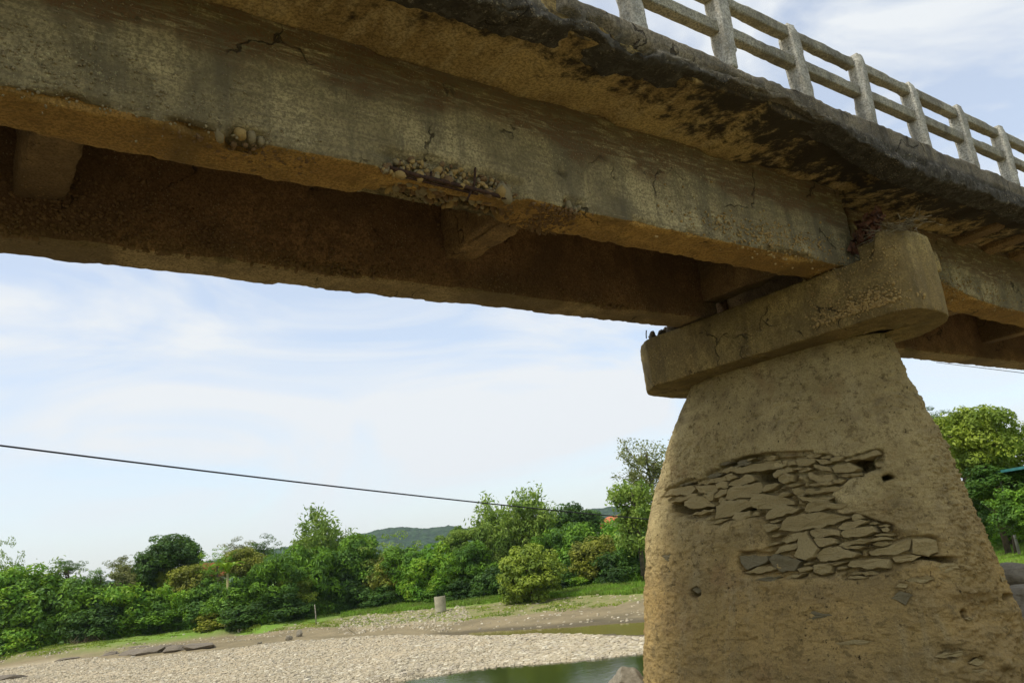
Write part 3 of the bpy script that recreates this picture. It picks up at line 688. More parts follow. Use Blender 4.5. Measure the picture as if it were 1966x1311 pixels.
# ------------------------------------------------------------------ pier
pier = empty('bridge_pier', (2.0*S, 1.35*S, -2.1)); tag(pier, 'earth-rendered rubble stone pier with a concrete cap beam carrying the spans', 'pier')
def cap():
    x0, x1, y0, y1, z0, z1 = 1.80, 2.15, .852, 1.79, .438, .583
    # plan outline with a rounded nose on the near side
    def outline():
        pts = []; ra, rb = .062, .17
        for t in np.linspace(0, 1, 46): pts.append((x0, 1.66+(y0+ra-1.66)*t))
        for t in np.linspace(0, math.pi/2, 14)[1:]: pts.append((x0+ra*(1-math.cos(t)), y0+ra*(1-math.sin(t))))
        for t in np.linspace(0, math.pi/2, 20): pts.append((x1-rb-.06+(rb+.06)*math.sin(t), y0+(rb+.05)*(1-math.cos(t))))
        for t in np.linspace(0, 1, 30)[1:]: pts.append((x1, y0+rb+.05+(1.79-y0-rb-.05)*t))
        for t in np.linspace(0, 1, 12)[1:]: pts.append((x1+(1.95-x1)*t, 1.79+.01*math.sin(3.14*t)))
        for t in np.linspace(0, 1, 12)[1:-1]: pts.append((1.95+(x0-1.95)*t, 1.79-.13*t*t))
        return np.array(pts)
    o = outline()
    # resample evenly
    d = np.r_[0, np.cumsum(np.hypot(*np.diff(np.vstack([o, o[:1]]), axis=0).T))]; n = 330
    t = np.linspace(0, d[-1], n, endpoint=False); oc = np.vstack([o, o[:1]])
    px = np.interp(t, d, oc[:, 0]); py = np.interp(t, d, oc[:, 1])
    zs = lin(z0*S, z1*S, .022)/S; V = []; 
    for z in zs: V.append(np.column_stack([px, py, np.full(n, z)]))
    rings = [(z0, .985), (z0, .93), (z0, .8), (z0, .6), (z0, .3)]; ringt = [(z1, .985), (z1, .93), (z1, .6), (z1, .3)]
    cx_, cy_ = 1.99, 1.3
    def shr(z, k): 
        w_ = (1-k)*.36
        qx = cx_+(px-cx_)*(1-w_/.19*.5 if False else 1); 
        return np.column_stack([cx_+np.sign(px-cx_)*np.maximum(np.abs(px-cx_)-(1-k)*.19, 0), cy_+np.sign(py-cy_)*np.maximum(np.abs(py-cy_)-(1-k)*.19, 0), np.full(n, z)])
    R = [shr(*q) for q in rings[::-1]]+V+[shr(*q) for q in ringt]
    m_ = len(R); V = np.vstack(R)*S; i = (np.arange(m_-1)[:, None]*n+np.arange(n)[None]).ravel(); j = (np.arange(m_-1)[:, None]*n+(np.arange(n)+1)[None] % n).ravel()
    Fc = np.column_stack([i, i+n, j+n, j])
    V0 = V.copy()
    side = (V0[:, 2] > z0*S+.001) & (V0[:, 2] < z1*S-.001)
    nx = np.tile(np.gradient(np.r_[py[-1], py, py[0]])[1:-1], m_); ny = -np.tile(np.gradient(np.r_[px[-1], px, px[0]])[1:-1], m_); l = np.hypot(nx, ny)+1e-9; nx /= l; ny /= l
    if np.sum((px-cx_)*nx[:n]) < 0: nx, ny = -nx, -ny
    dsp = fbm(V0, .35, 4, 101)*.012+fbm(V0, .06, 3, 102)*.010
    edge = np.clip(1-np.minimum(V0[:, 2]-z0*S, z1*S-V0[:, 2])/.06, 0, 1)
    dsp -= edge**1.5*.014*(1+.8*fbm(V0, .12, 3, 103))
    V[:, 0] += nx*dsp; V[:, 1] += ny*dsp; V[:, 2] += fbm(V0, .2, 3, 104)*.010
    V[:, 2] += sstep(.915, .895, V0[:, 1]/S)*sstep(z0*S+.1, z1*S, V0[:, 2])*(.052*S)
    # rising underside towards the nose
    fl = Fc[:, ::-1]
    Fl = [tuple(q) for q in fl]; Fl.append(tuple(range(n))); Fl.append(tuple((m_-1)*n+k for k in range(n))[::-1])
    return mesh('cap_beam', V, Fl, MAT['cap'], pier)
capo = cap()
plain_beam('upstand', 1.826, 2.10, .895, .962, .57, .626, MAT['cap'], 111, .03, pier, .014, .06, .08)
nose = lambda y: 1.7985 if y > .914 else 1.7985+.062*(1-math.sqrt(max(0, 1-((.914-y)/.062)**2)))
exposed(capo, 340, lambda r: ((lambda y: (nose(y), y, .460+abs(r.normal(0, .022))))(.97+r.normal(0, .055) if r.uniform() < .8 else r.uniform(.87, 1.1))), .015, .05, MAT['pebble'], 112)
exposed(capo, 420, lambda r: (1.8035, r.uniform(1.0, 1.66), .442+abs(r.normal(0, .006))), .010, .028, MAT['pebble'], 113)
exposed(capo, 520, lambda r: ((lambda y: (nose(y), y, r.uniform(.45, .60)))(r.uniform(.862, 1.10))), .008, .024, MAT['pebble'], 114)

PZ = np.array([-.6, -.5, -.3, -.15, 0, .15, .3, .45]); PLO = np.array([.87, .884, .900, .918, .940, .968, 1.002, 1.031]); PHI = np.array([1.93, 1.925, 1.918, 1.912, 1.898, 1.848, 1.765, 1.66])
PXC, PN = 2.0, 2.5
def pb(z): return .10+.3*(.438-z)
def pier_F(P):
    z = P[..., 2]; lo = np.interp(z, PZ, PLO); hi = np.interp(z, PZ, PHI)
    return (np.abs((P[..., 0]-PXC)/pb(z))**PN+np.abs((P[..., 1]-(lo+hi)/2)/((hi-lo)/2))**PN)**(1/PN)-1
def on_pier(x, y):
    r = ray(x, y); r = r/np.linalg.norm(r); t = np.linspace(1.2, 3.2, 400); f = pier_F(t[:, None]*r[None])
    k = np.where(f < 0)[0]
    if len(k) == 0: k0 = int(np.argmin(f)); return t[k0]*r
    k = k[0]; t0, t1 = t[k-1], t[k]
    for _ in range(20):
        tm = (t0+t1)/2
        if pier_F((tm*r)[None])[0] < 0: t1 = tm
        else: t0 = tm
    return t1*r
# stones traced on the exposed patch: (origin, scale) then outlines
Z8 = lambda pts: [(1230+x/3.449, 820+y/3.449) for x, y in pts]
ZL = lambda pts: [(1600+x/4.216, 1000+y/4.216) for x, y in pts]
STN = [(0, Z8(q)) for q in [
 [(165,455),(200,410),(330,385),(355,405),(325,440),(240,450)], [(185,497),(250,462),(370,440),(372,450),(300,478),(200,502)],
 [(300,490),(350,455),(410,460),(480,510),(470,525),(330,535),(298,520)], [(368,390),(500,385),(502,420),(480,435),(385,430)],
 [(375,370),(480,338),(485,366),(380,380)], [(485,340),(560,325),(570,350),(490,367)], [(560,320),(600,305),(635,330),(580,357)],
 [(502,375),(575,360),(575,398),(510,406)], [(415,447),(490,438),(480,480),(450,485)], [(490,462),(530,412),(572,408),(565,438),(500,467)],
 [(556,470),(575,420),(600,398),(700,378),(790,362),(806,385),(800,425),(750,458),(600,478)], [(582,385),(600,362),(650,345),(700,312),(740,322),(755,352),(700,374),(640,386)],
 [(620,292),(760,238),(880,222),(965,220),(955,250),(900,268),(780,290),(640,303)], [(975,225),(1010,220),(1022,246),(975,256)],
 [(1020,212),(1090,203),(1150,208),(1150,235),(1100,252),(1030,245)], [(872,305),(905,280),(1000,273),(1002,292),(930,312),(892,334),(878,325)],
 [(1160,215),(1215,212),(1262,222),(1255,236),(1190,240)], [(1255,262),(1370,235),(1427,272),(1400,293),(1280,298)], [(1150,250),(1240,262),(1255,290),(1200,285),(1160,268)],
 [(1340,215),(1440,190),(1560,152),(1582,180),(1500,205),(1420,212),(1360,225)], [(812,410),(830,385),(890,368),(905,380),(875,408),(818,426)],
 [(481,604),(497,520),(560,487),(690,478),(733,500),(728,520),(640,560),(560,592)], [(345,582),(372,560),(480,540),(476,556),(400,578)],
 [(508,490),(522,458),(558,470),(548,492),(515,500)], [(600,602),(622,568),(720,553),(728,590),(650,617)], [(727,490),(745,465),(785,443),(900,455),(1005,488),(1000,510),(900,532),(830,540),(748,528)],
 [(822,600),(830,570),(865,540),(960,518),(1048,538),(1000,568),(900,590),(830,610)], [(1040,450),(1100,468),(1200,462),(1282,462),(1240,482),(1150,492),(1080,488)],
 [(1072,545),(1085,520),(1110,497),(1180,487),(1238,485),(1236,530),(1180,548),(1100,562)], [(1242,532),(1250,502),(1330,505),(1362,512),(1320,537)],
 [(905,682),(935,640),(975,595),(1080,572),(1180,562),(1280,575),(1385,600),(1300,622),(1200,658),(1100,672),(1000,687)], [(1395,592),(1410,575),(1440,577),(1465,600),(1425,618),(1400,612)],
 [(1305,660),(1335,635),(1450,612),(1500,620),(1460,640),(1400,667),(1320,675)], [(1112,688),(1180,667),(1310,684),(1312,714),(1230,718),(1150,730),(1125,712)],
 [(1325,702),(1340,685),(1420,668),(1530,658),(1552,690),(1500,712),(1430,724),(1340,724)], [(1142,738),(1200,730),(1280,737),(1290,765),(1230,780),(1182,790),(1160,770)],
 [(1310,780),(1360,757),(1500,742),(1630,728),(1642,742),(1550,756),(1440,772),(1320,786)], [(1050,702),(1090,690),(1120,742),(1170,802),(1142,855),(1100,876),(1022,850),(1042,800),(1038,745)],
 [(918,750),(960,722),(1000,705),(1048,692),(1035,735),(960,767)], [(887,830),(918,790),(970,775),(1030,767),(1022,798),(960,815),(905,832)], [(1145,850),(1200,800),(1300,787),(1370,812),(1438,838),(1400,860),(1280,882),(1182,885)],
 [(1512,822),(1600,800),(1700,762),(1790,742),(1782,800),(1720,830),(1640,842),(1530,846)], [(1145,912),(1200,905),(1252,912),(1248,960),(1192,975),(1145,955)],
 [(1362,915),(1385,885),(1500,878),(1642,875),(1638,930),(1540,934),(1400,925)], [(692,957),(780,922),(860,918),(882,938),(800,965)], [(1670,862),(1760,852),(1852,852),(1800,880),(1692,892)],
 [(1802,742),(1880,735),(1955,752),(1966,822),(1905,850),(1805,832)], [(812,655),(840,640),(905,642),(920,662),(870,680),(828,690)], [(1000,410),(1040,400),(1090,430),(1060,455),(1010,440)],
 [(1110,300),(1180,320),(1255,310),(1262,345),(1170,362),(1120,340)], [(905,330),(960,300),(1010,318),(1000,355),(940,372),(905,352)]]]
STN += [(1, Z8(q)) for q in [[(655,852),(740,845),(832,852),(837,880),(770,915),(702,941),(662,895)], [(842,872),(875,842),(960,852),(1060,888),(1005,948),(925,956),(870,920)],
 [(145,852),(190,838),(217,842),(210,878),(172,885)], [(157,962),(205,940),(200,962)], [(762,1012),(850,990),(912,990),(862,1018)], [(1660,1130),(1720,1085),(1800,1110),(1755,1175)],
 [(345,1075),(372,1058),(400,1080),(380,1100)]]]
STN += [(0, ZL(q)) for q in [[(822,1100),(900,1062),(1110,1048),(1050,1082),(900,1108)], [(1040,1252),(1120,1205),(1250,1200),(1240,1240),(1120,1262)], [(1012,1032),(1080,985),(1182,985),(1100,1030)],
 [(510,532),(540,505),(600,512),(590,540)], [(1066,790),(1100,775),(1140,792),(1100,802)], [(20,985),(160,960),(330,968),(260,990),(120,1000)], [(1350,440),(1385,430),(1400,480),(1370,490)], [(1100,1150),(1160,1110),(1230,1130),(1180,1170)],
 [(850,365),(900,340),(1000,350),(1030,380),(900,420)], [(600,480),(760,440),(820,470),(700,500)]]]
STN += [(0, [(1420, 1290), (1450, 1278), (1462, 1290), (1440, 1300)]), (1, [(1510, 1185), (1560, 1172), (1600, 1180), (1560, 1190)])]
HOLES = [Z8(q) for q in [[(190,520),(215,495),(300,478),(296,545),(230,572),(195,560)], [(752,318),(860,288),(895,298),(897,345),(872,376),(800,366),(760,350)], [(1385,215),(1480,208),(1540,190),(1530,235),(1545,270),(1480,290),(1430,282),(1390,240)],
 [(1605,330),(1640,320),(1665,330),(1610,348)], [(340,1080),(375,1065),(392,1100),(360,1122),(340,1115)], [(590,575),(720,545),(740,520),(700,515),(600,560)],[(215,570),(300,560),(470,528),(470,542),(330,560),(230,590)]]]
HOLES += [ZL([(700,280),(850,300),(990,300),(985,318),(900,330),(850,312),(700,292)]), ZL([(1075,740),(1100,720),(1130,745),(1115,778),(1080,770)]), ZL([(1395,600),(1450,600),(1440,630),(1405,625)])]
PATCH = [(1268,965),(1275,940),(1310,925),(1335,915),(1390,885),(1450,870),(1500,876),(1560,868),(1610,878),(1700,862),(1692,905),(1640,915),(1600,935),(1605,985),(1660,990),(1720,1005),(1800,1030),(1825,1065),(1790,1085),(1700,1098),(1640,1112),(1560,1108),(1480,1112),(1412,1100),(1418,1060),(1480,1050),(1470,1000),(1430,990),(1380,1008),(1300,988)]
SLV = []
_r = np.random.default_rng(17)
for _k in range(900):
    if len(SLV) >= 55: break
    x, y = _r.uniform(1270, 1705), _r.uniform(862, 1112)
    w_, h_ = _r.uniform(7, 22), _r.uniform(2.2, 5.5); sl_ = np.interp(x, [1270, 1480, 1800], [-.30, -.20, .10])
    cx_ = np.array([x-w_, x, x+w_, x]); cy_ = np.array([y-w_*sl_*-1, y-h_, y+w_*sl_, y+h_])
    if poly_dist(np.array([x]), np.array([y]), PATCH)[0] > -3: continue
    if min(poly_dist(cx_, cy_, q).min() for _, q in STN) < 1.0 or any(poly_dist(cx_, cy_, q).min() < 2 for q in HOLES): continue
    if SLV and min(math.hypot((x-q[0][0]-0)/2.2, y-np.mean([p[1] for p in q])) for q in SLV) < 7: continue
    SLV.append([(x+a*w_, y+b*h_+a*w_*sl_) for a, b in ((-1, _r.uniform(-.3, .3)), (-.5, -.8*_r.uniform(.6, 1)), (.3, -_r.uniform(.6, 1)), (1, _r.uniform(-.4, .4)), (.4, _r.uniform(.6, 1)), (-.6, _r.uniform(.6, 1)))])
def shaft():
    zs = np.concatenate([np.linspace(-.58, -.46, 8, endpoint=False), np.linspace(-.46, .44, 440)])
    nb = 150; nf = 430; rows = []
    th = np.linspace(0, 2*math.pi, 2400, endpoint=False)
    for z in zs:
        lo = np.interp(z, PZ, PLO); hi = np.interp(z, PZ, PHI); a = (hi-lo)/2; c = (hi+lo)/2
        x = PXC-pb(z)*np.sign(np.cos(th))*np.abs(np.cos(th))**(2/PN); y = c+a*np.sign(np.sin(th))*np.abs(np.sin(th))**(2/PN)
        # start behind, so that the seam is hidden; camera sees x<PXC and the near (-Y) end
        s = np.r_[0, np.cumsum(np.hypot(np.diff(np.r_[x, x[0]]), np.diff(np.r_[y, y[0]])))]
        xx = np.r_[x, x[0]]; yy = np.r_[y, y[0]]
        dens = np.where((xx[:-1] < PXC+.02) | (yy[:-1] < c-.7*a), 1., .35); cs = np.r_[0, np.cumsum(dens*np.diff(s))]
        t = np.linspace(0, cs[-1], nf+nb, endpoint=False); ss = np.interp(t, cs, s)
        rows.append(np.column_stack([np.interp(ss, s, xx), np.interp(ss, s, yy), np.full(nf+nb, z)]))
    n = nf+nb; V = np.vstack(rows)*S; m_ = len(zs)
    G = V.reshape(m_, n, 3); tx = np.roll(G, -1, 1)-np.roll(G, 1, 1); nn = np.stack([tx[..., 1], -tx[..., 0], np.zeros((m_, n))], -1)
    nn /= np.linalg.norm(nn, axis=-1, keepdims=True)+1e-9; nn = nn.reshape(-1, 3)
    cen = np.array([PXC, 1.4, 0])*S
    if np.mean(np.sum((V-cen)*nn*np.array([1, 1, 0]), 1)) < 0: nn = -nn
    px, py = proj(V); vis = nn[:, 0]*(-V[:, 0])+nn[:, 1]*(-V[:, 1]) > 0
    Vn = V*np.array([1, 1, 1.6])
    d = fbm(V, .9, 4, 201)*.045+(fbm(Vn, .24, 5, 202, .6)*.030+fbm(Vn, .07, 3, 203, .65)*.018)*(.30+1.0*sstep(-.25, .35, fbm(V, .7, 3, 213)+.35*sstep(.6, -.8, V[:, 2])))
    d += fbm(Vn, .028, 2, 211)*.006; pit = fbm(Vn, .10, 3, 204); pm0 = sstep(-.1, .35, fbm(V, .6, 3, 212)); d -= sstep(.36, .52, pit)*.016*pm0
    d -= sstep(.40, .60, fbm(Vn*np.array([1, 1, 2.2]), .28, 3, 205))*.022*pm0
    # gravelly worn corner
    cl = np.interp(py, [780, 900, 1000, 1100, 1180, 1311], [1782, 1822, 1860, 1880, 1905, 1930]); g = sstep(60, 15, np.abs(px-cl))*sstep(790, 850, py)*sstep(1230, 1150, py)
    cell = np.abs(fbm(V, .045, 2, 206)); d += vis*g*(.028*cell*2-.01)
    g2 = vis*sstep(110, 20, np.hypot((px-1360)/1.5, py-900)); d += g2*(.03*cell*1.6-.012)
    # ragged, undercut lower right corner
    g3 = vis*sstep(0, 50, (px-1790)-(1250-py)*.25)*sstep(1140, 1200, py); d += g3*(fbm(Vn*np.array([1, 1, 1.6]), .35, 4, 207)*.14-.03)
    g4 = vis*sstep(30, 12, np.hypot((px-1880)/2.2, py-1160)); d -= g4*.07
    # exposed masonry: the render has fallen away
    jx = fbm(V, .12, 3, 208)*9; jy = fbm(V+5, .12, 3, 209)*7
    pd = poly_dist(px+jx, py+jy, PATCH); pm_ = vis*sstep(3, -4, pd)
    for q in HOLES:
        hd = poly_dist(px+jx*.3, py+jy*.3, q); d -= vis*sstep(4, 0, hd)*.42
    sd_ = np.full(len(V), 99.)
    s = vis & (px > 1230) & (py > 840)
    for q in [q_ for _, q_ in STN]+SLV: sd_[s] = np.minimum(sd_[s], poly_dist(px[s], py[s], q))
    pm_ = pm_*sstep(16, 6, sd_+jy*.6); d -= pm_*.050
    d -= vis*pm_*sstep(0, 1.5, sd_)*sstep(8, 4, sd_)*.055
    d = np.where(vis & (sd_ < 1.5) & (pm_ < .5), d-.012, d)
    # arch-like lip over the patch
    lip = poly_dist(px, py, [(1378, 898), (1420, 880), (1470, 870), (1560, 866), (1560, 870), (1470, 876), (1420, 888), (1385, 903)]); d -= vis*sstep(3, 0, lip)*.09
    V = V+nn*d[:, None]; V[:, 2] += fbm(V, .1, 3, 210)*.006
    i = (np.arange(m_-1)[:, None]*n+np.arange(n)[None]).ravel(); j = (np.arange(m_-1)[:, None]*n+((np.arange(n)+1) % n)[None]).ravel()
    Fc = np.column_stack([i, i+n, j+n, j])
    nf_ = np.cross(V[Fc[:50000:500, 1]]-V[Fc[:50000:500, 0]], V[Fc[:50000:500, 3]]-V[Fc[:50000:500, 0]])
    if np.mean(np.sum(nf_*nn[Fc[:50000:500, 0]], 1)) < 0: Fc = Fc[:, ::-1]
    return mesh('pier_shaft', V, Fc, MAT['shaft'], pier)
shf = shaft()
srng = random.Random(9)
def stone(kind, q, k):
    P = np.array([on_pier(*p) for p in q])*S; c = P.mean(0)
    # jittered, denser outline
    R = []
    n0 = len(P)
    for i in range(n0):
        a, b = P[i], P[(i+1) % n0]; R.append(a)
        ln = np.linalg.norm(b-a); kk = 1 if ln < .10 else (2 if ln < .22 else 3)
        for q_ in range(kk if ln > .045 else 0): R.append(a+(b-a)*(q_+1)/(kk+1)+np.array([0, srng.uniform(-1, 1), srng.uniform(-1, 1)])*min(ln*.08, .012))
    P = np.array(R); n = len(P)
    o = np.array([-1., 0, 0]); o[1] = -.6 if c[1]/S < 1.05 else (.15 if c[1]/S > 1.6 else -.03); o[2] = .12; o /= np.linalg.norm(o)
    pr = srng.uniform(-.026, .010); big = np.linalg.norm(P.max(0)-P.min(0))
    til = np.array([0, srng.uniform(-.15, .15), srng.uniform(-.12, .30)])
    def ring(sh, h): return [c+(p-c)*sh+o*(h+(p-c)@til) for p in P]
    k1 = 1+.012/big*1.5; rr_ = lambda sh, h, j: [p+o*srng.uniform(-j, j)+np.array([0, srng.uniform(-j, j), srng.uniform(-j, j)])*.8 for p in ring(sh, h)]
    V = ring(k1, -.14)+rr_(k1, pr-.012, .004)+rr_(max(.8, k1-.010/big*1.6), pr+.001, .003)+rr_(.6, pr+.002+srng.uniform(-.006, .008), .005)+[c+o*(pr+srng.uniform(-.006, .010))+np.array([0, srng.uniform(-.2, .2)*big*.3, 0])]
    Fc = []
    for r_ in range(3):
        for i in range(n): Fc.append((r_*n+i, r_*n+(i+1) % n, (r_+1)*n+(i+1) % n, (r_+1)*n+i))
    for i in range(n): Fc.append((3*n+i, 3*n+(i+1) % n, 4*n))
    mesh('stone', V, Fc, MAT['slate'] if kind else MAT['stone'], shf, smooth=False)
for k, (kd, q) in enumerate(STN): stone(kd, q, k)
for k, q in enumerate(SLV): stone(k % 9 == 0, q, k)

# debris lodged on the cap
rng = np.random.default_rng(21)
c0 = onX(1722, 440, 1.835)*S
nest = empty('twig_nest', c0); tag(nest, 'tangle of dry grey twigs caught on top of the pier cap beside the beam end', 'nest')
pp = []
for k in range(105):
    a = c0+rng.normal(0, 1, 3)*np.array([.05, .15, .04]); d = rng.normal(0, 1, 3)*np.array([1, 1, .35]); d /= np.linalg.norm(d); l = rng.uniform(.08, .22)
    pp.append(tube([a, a+d*l*.5+rng.normal(0, .01, 3), a+d*l], [.004, .0035, .002], 4, False))
V, Fc = join(pp); mesh('twig', V, Fc, MAT['twig'], nest, False)['kind'] = 'stuff'
c1 = onX(1668, 455, 1.87)*S
lc = empty('dry_leaf_clump', c1); tag(lc, 'reddish brown dried leaf and root clump hanging in the gap between beam end and cap', 'debris')
pp = []
for k in range(170):
    t = rng.uniform(0, 1); px_, py_ = 1640+50*t+rng.normal(0, 7), 470-55*t+rng.normal(0, 9)
    a = onX(px_, py_, 1.845+rng.uniform(0, .05))*S; s = rng.uniform(.03, .075); R = rot_rand(rng)
    q = np.array([(-1, -.5, 0), (0, -.6, .25), (1, -.3, 0), (.8, .5, .1), (0, .7, -.2), (-.9, .4, .1)])*s
    pp.append(((q @ R.T)+a, [(0, 1, 2, 3), (0, 3, 4, 5)]))
V, Fc = join(pp); mesh('leaf_tangle', V, Fc, MAT['rust_leaf'], lc, False)['kind'] = 'stuff'
hp = onX(1275, 628, 1.86)*S
heap = empty('rubble_heap', hp); tag(heap, 'small dark rubble heap with a bent wire on the far end of the cap', 'rubble')
rp_ = np.array([onX(1245+55*t, 638-10*t+rng.uniform(-8, 4), 1.83+rng.uniform(0, .12))*S for t in rng.uniform(0, 1, 90)])
rp_[:, 2] = np.clip(rp_[:, 2], 0, .60*S); scatter_stones('rubble', rp_, rng.uniform(.03, .08, 90), MAT['ledge'], rng, heap, .8, False, yaw_only=False)['kind'] = 'stuff'
V, Fc = tube(np.array([onX(1241, 650, 1.81), onX(1240.5, 641, 1.81), onX(1241, 634, 1.81)])*S, .008, 6); mesh('wire_stub', V, Fc, MAT['rebar'], heap)

# ------------------------------------------------------------------ gravel bar, rubble, rocks
rng = np.random.default_rng(33)
def polar_pts(n, a0, a1, flo, fhi, bias=1.):
    a = rng.uniform(a0, a1, n); u = rng.uniform(0, 1, n)**bias
    lo = np.array([flo(x) for x in a]); hi = np.array([fhi(x) for x in a]); r = np.sqrt(lo**2+(hi**2-lo**2)*u)
    x, y = r*np.cos(a), r*np.sin(a); z = ground_z(x, y)+relief(np.column_stack([x, y, np.zeros_like(x)])); return np.column_stack([x, y, z])
aL = math.atan2(*onZ(-60, 1290, -4.6)[[1, 0]]); aR = math.atan2(*onZ(1270, 1240, -4.8)[[1, 0]])
P = polar_pts(100000, aR, aL, lambda a: max(30., np.interp(a, *RW[0][:2])-.6), lambda a: np.interp(a, *RW[1][:2])+.6)
P = P[P[:, 2] > ZW-.05]
sz = rng.choice([.030, .045, .065, .10, .15], len(P), p=[.30, .34, .24, .10, .02]); k_ = fbm(P, 3., 3, 310); keep = (k_ < .14) | (rng.uniform(size=len(P)) < .3); P = P[keep]; sz = sz[keep]
ROCK = (CUBE[0]*(1+np.random.default_rng(3).normal(0, .09, (8, 1))), CUBE[1])
o = scatter_stones('gravel', P+np.array([0, 0, .01]), sz, MAT['gravel'], rng, None, .5, False, ROCK); tag(o, 'pale river cobbles covering the gravel bar', 'gravel', kind='stuff')
rubp = []
while len(rubp) < 900:
    x, y = rng.uniform(640, 905), rng.uniform(1160, 1212)
    if in_poly(np.array([x]), np.array([y]), [(655, 1195), (690, 1182), (760, 1180), (835, 1168), (850, 1164), (895, 1167), (903, 1183), (860, 1196), (760, 1197), (690, 1206), (655, 1210)])[0]:
        q = onZ(x, y, -4.25); rubp.append((q[0], q[1]))
rubp = np.array(rubp); zz = ground_z(rubp[:, 0], rubp[:, 1])+relief(np.column_stack([rubp, np.zeros(len(rubp))]))
o = scatter_stones('rubble', np.column_stack([rubp, zz+.02]), rng.choice([.05, .08, .12], len(rubp)), MAT['gravel'], rng, None, .6, False, CUBE); tag(o, 'broken stone rubble spread on the slope below the well ring', 'rubble', kind='stuff')
P = polar_pts(900, aR, aL, lambda a: np.interp(a, *RW[3][:2]), lambda a: np.interp(a, *RW[5][:2]))
o = scatter_stones('mud_stones', P, rng.choice([.04, .07, .11], len(P)), MAT['gravel'], rng, None, .6, False, CUBE); tag(o, 'scattered pale stones on the bare muddy slope', 'stones', kind='stuff')
def gpoint(px, py, z):
    p = onZ(px, py, z); g = ground_z(p[0], p[1])[0]; p = onZ(px, py, g); g = ground_z(p[0], p[1])[0]; p = onZ(px, py, g); return p
def place_boulder(px, py, z, size, label, seed, mat='boulder', cat='rock', group=None, dz=.3, yaw=0, flat=None):
    p = gpoint(px, py, z); o = boulder('boulder', (p[0], p[1], p[2]+size[2]*dz), size, MAT[mat], seed, yaw=yaw); tag(o, label, cat, group); return o
place_boulder(554, 1230, -4.55, (.62, .6, .6), 'pale round boulder lower of the pair beside the gravel bar', 1)
place_boulder(574, 1222, -4.5, (.55, .55, .75), 'pale upright boulder higher of the pair on the mud slope', 2)
place_boulder(499, 1236, -4.5, (.4, .35, .25), 'small flat pale stone on the mud left of the boulder pair', 3)
place_boulder(1016, 1151, -4.0, (.7, .4, .3), 'single white stone on the edge of the grass bank', 4, 'gravel')
for k, (x, y, s, lb) in enumerate([(383, 1246, (3.4, 1.2, .8), 'dark slanting outcrop block at the right end of the rock ledge'), (335, 1250, (2.0, 1.0, .7), 'squat dark outcrop block with a flat top in the rock ledge'),
    (285, 1254, (3.0, 1.2, .7), 'broad brown outcrop slab in the middle of the rock ledge'), (248, 1256, (2.2, 1.0, .6), 'black-faced outcrop block left of the broad ledge slab'), (212, 1258, (2.0, .9, .5), 'dark low outcrop block near the left end of the ledge'),
    (262, 1246, (3.0, 1.0, .4), 'pale thin slab lying behind the rock ledge'), (128, 1266, (2.4, .8, .25), 'long thin grey slab left of the rock ledge'), (315, 1245, (2.2, .9, .5), 'brown weathered slab behind the squat ledge block'), (400, 1243, (1.6, .9, .4), 'small pale slab tapering off the ledge end')]):
    place_boulder(x, y, -4.5, s, lb, 40+k, 'ledge', 'rock', 'rock ledge by the gravel bar', .2, -.75)
place_boulder(10, 1306, -4.7, (3, 1.4, .5), 'dark flat rock at the near left edge of the gravel', 55, 'ledge')
# rocks at the foot of the pier
def near_rock(px, py, dist, size, label, seed, yaw=0, mat='boulder'):
    c = at_dist(px, py, dist); o = boulder('boulder', c, size, MAT[mat], seed, level=4, yaw=yaw); tag(o, label, 'rock', 'rocks around the pier foot'); return o
near_rock(1214, 1318, 11.8, (.55, .7, .62), 'grey craggy rock at the water side of the pier foot', 61, .4)
near_rock(1965, 1118, 13.5, (1.0, .8, .55), 'pale layered rock top of the pile right of the pier', 62, .3)
near_rock(1958, 1150, 12.6, (.8, .7, .42), 'brown flat rock under the pale rock right of the pier', 63, .9)
near_rock(1990, 1195, 11.8, (.7, .7, .5), 'tan rock lowest of the pile right of the pier', 64, .1)

# concrete well ring
p = gpoint(846, 1168, -4.1)*np.array([.965, .965, 1]); p[2] = ground_z(p[0], p[1])[0]+.12; well = empty('well_ring', p); tag(well, 'two stacked concrete well rings standing above the rubble slope', 'well ring')
for k, (z0, z1, r) in enumerate(((-.1, .42, .50), (.425, 1.18, .51))):
    V = []; Fc = []; n = 28
    for (zz, rr) in ((z0, r), (z1, r), (z1, r-.07), (z0, r-.07)):
        for t in range(n): V.append((p[0]+rr*math.cos(2*math.pi*t/n), p[1]+rr*math.sin(2*math.pi*t/n), p[2]+zz+(.02 if zz > 1 and t % 7 == 0 else 0)))
    for a in range(4):
        for t in range(n): Fc.append((a*n+t, a*n+(t+1) % n, ((a+1) % 4)*n+(t+1) % n, ((a+1) % 4)*n+t))
    mesh('ring', V, Fc, MAT['well'], well, False)
# pale stick and log on the bank
a = gpoint(607, 1198, -4.0); b = at_dist(604, 1160, math.hypot(a[0], a[1])); V, Fc = tube([a, (a+b)/2+np.array([.04, .03, 0]), b], [.05, .045, .03], 7); tag(mesh('bare_pole', V, Fc, MAT['pale_bark'], loc=a), 'bare whitish pole standing upright in front of the bamboo', 'pole')
a = gpoint(686, 1168, -3.9); b = gpoint(722, 1163, -3.8); V, Fc = tube([a+[0, 0, .2], (a+b)/2+[0, 0, .28], b+[0, 0, .3]], [.16, .15, .12], 8); tag(mesh('log', V, Fc, MAT['pale_bark'], loc=a), 'weathered log lying under the trees left of the well ring', 'log')
a = gpoint(660, 1202, -4.3); b = gpoint(682, 1216, -4.5); V, Fc = tube([a+[0, 0, .06], b+[0, 0, .06]], .05, 6); tag(mesh('stick', V, Fc, MAT['twig'], loc=a), 'long dry stick lying on the slope left of the rubble', 'stick')

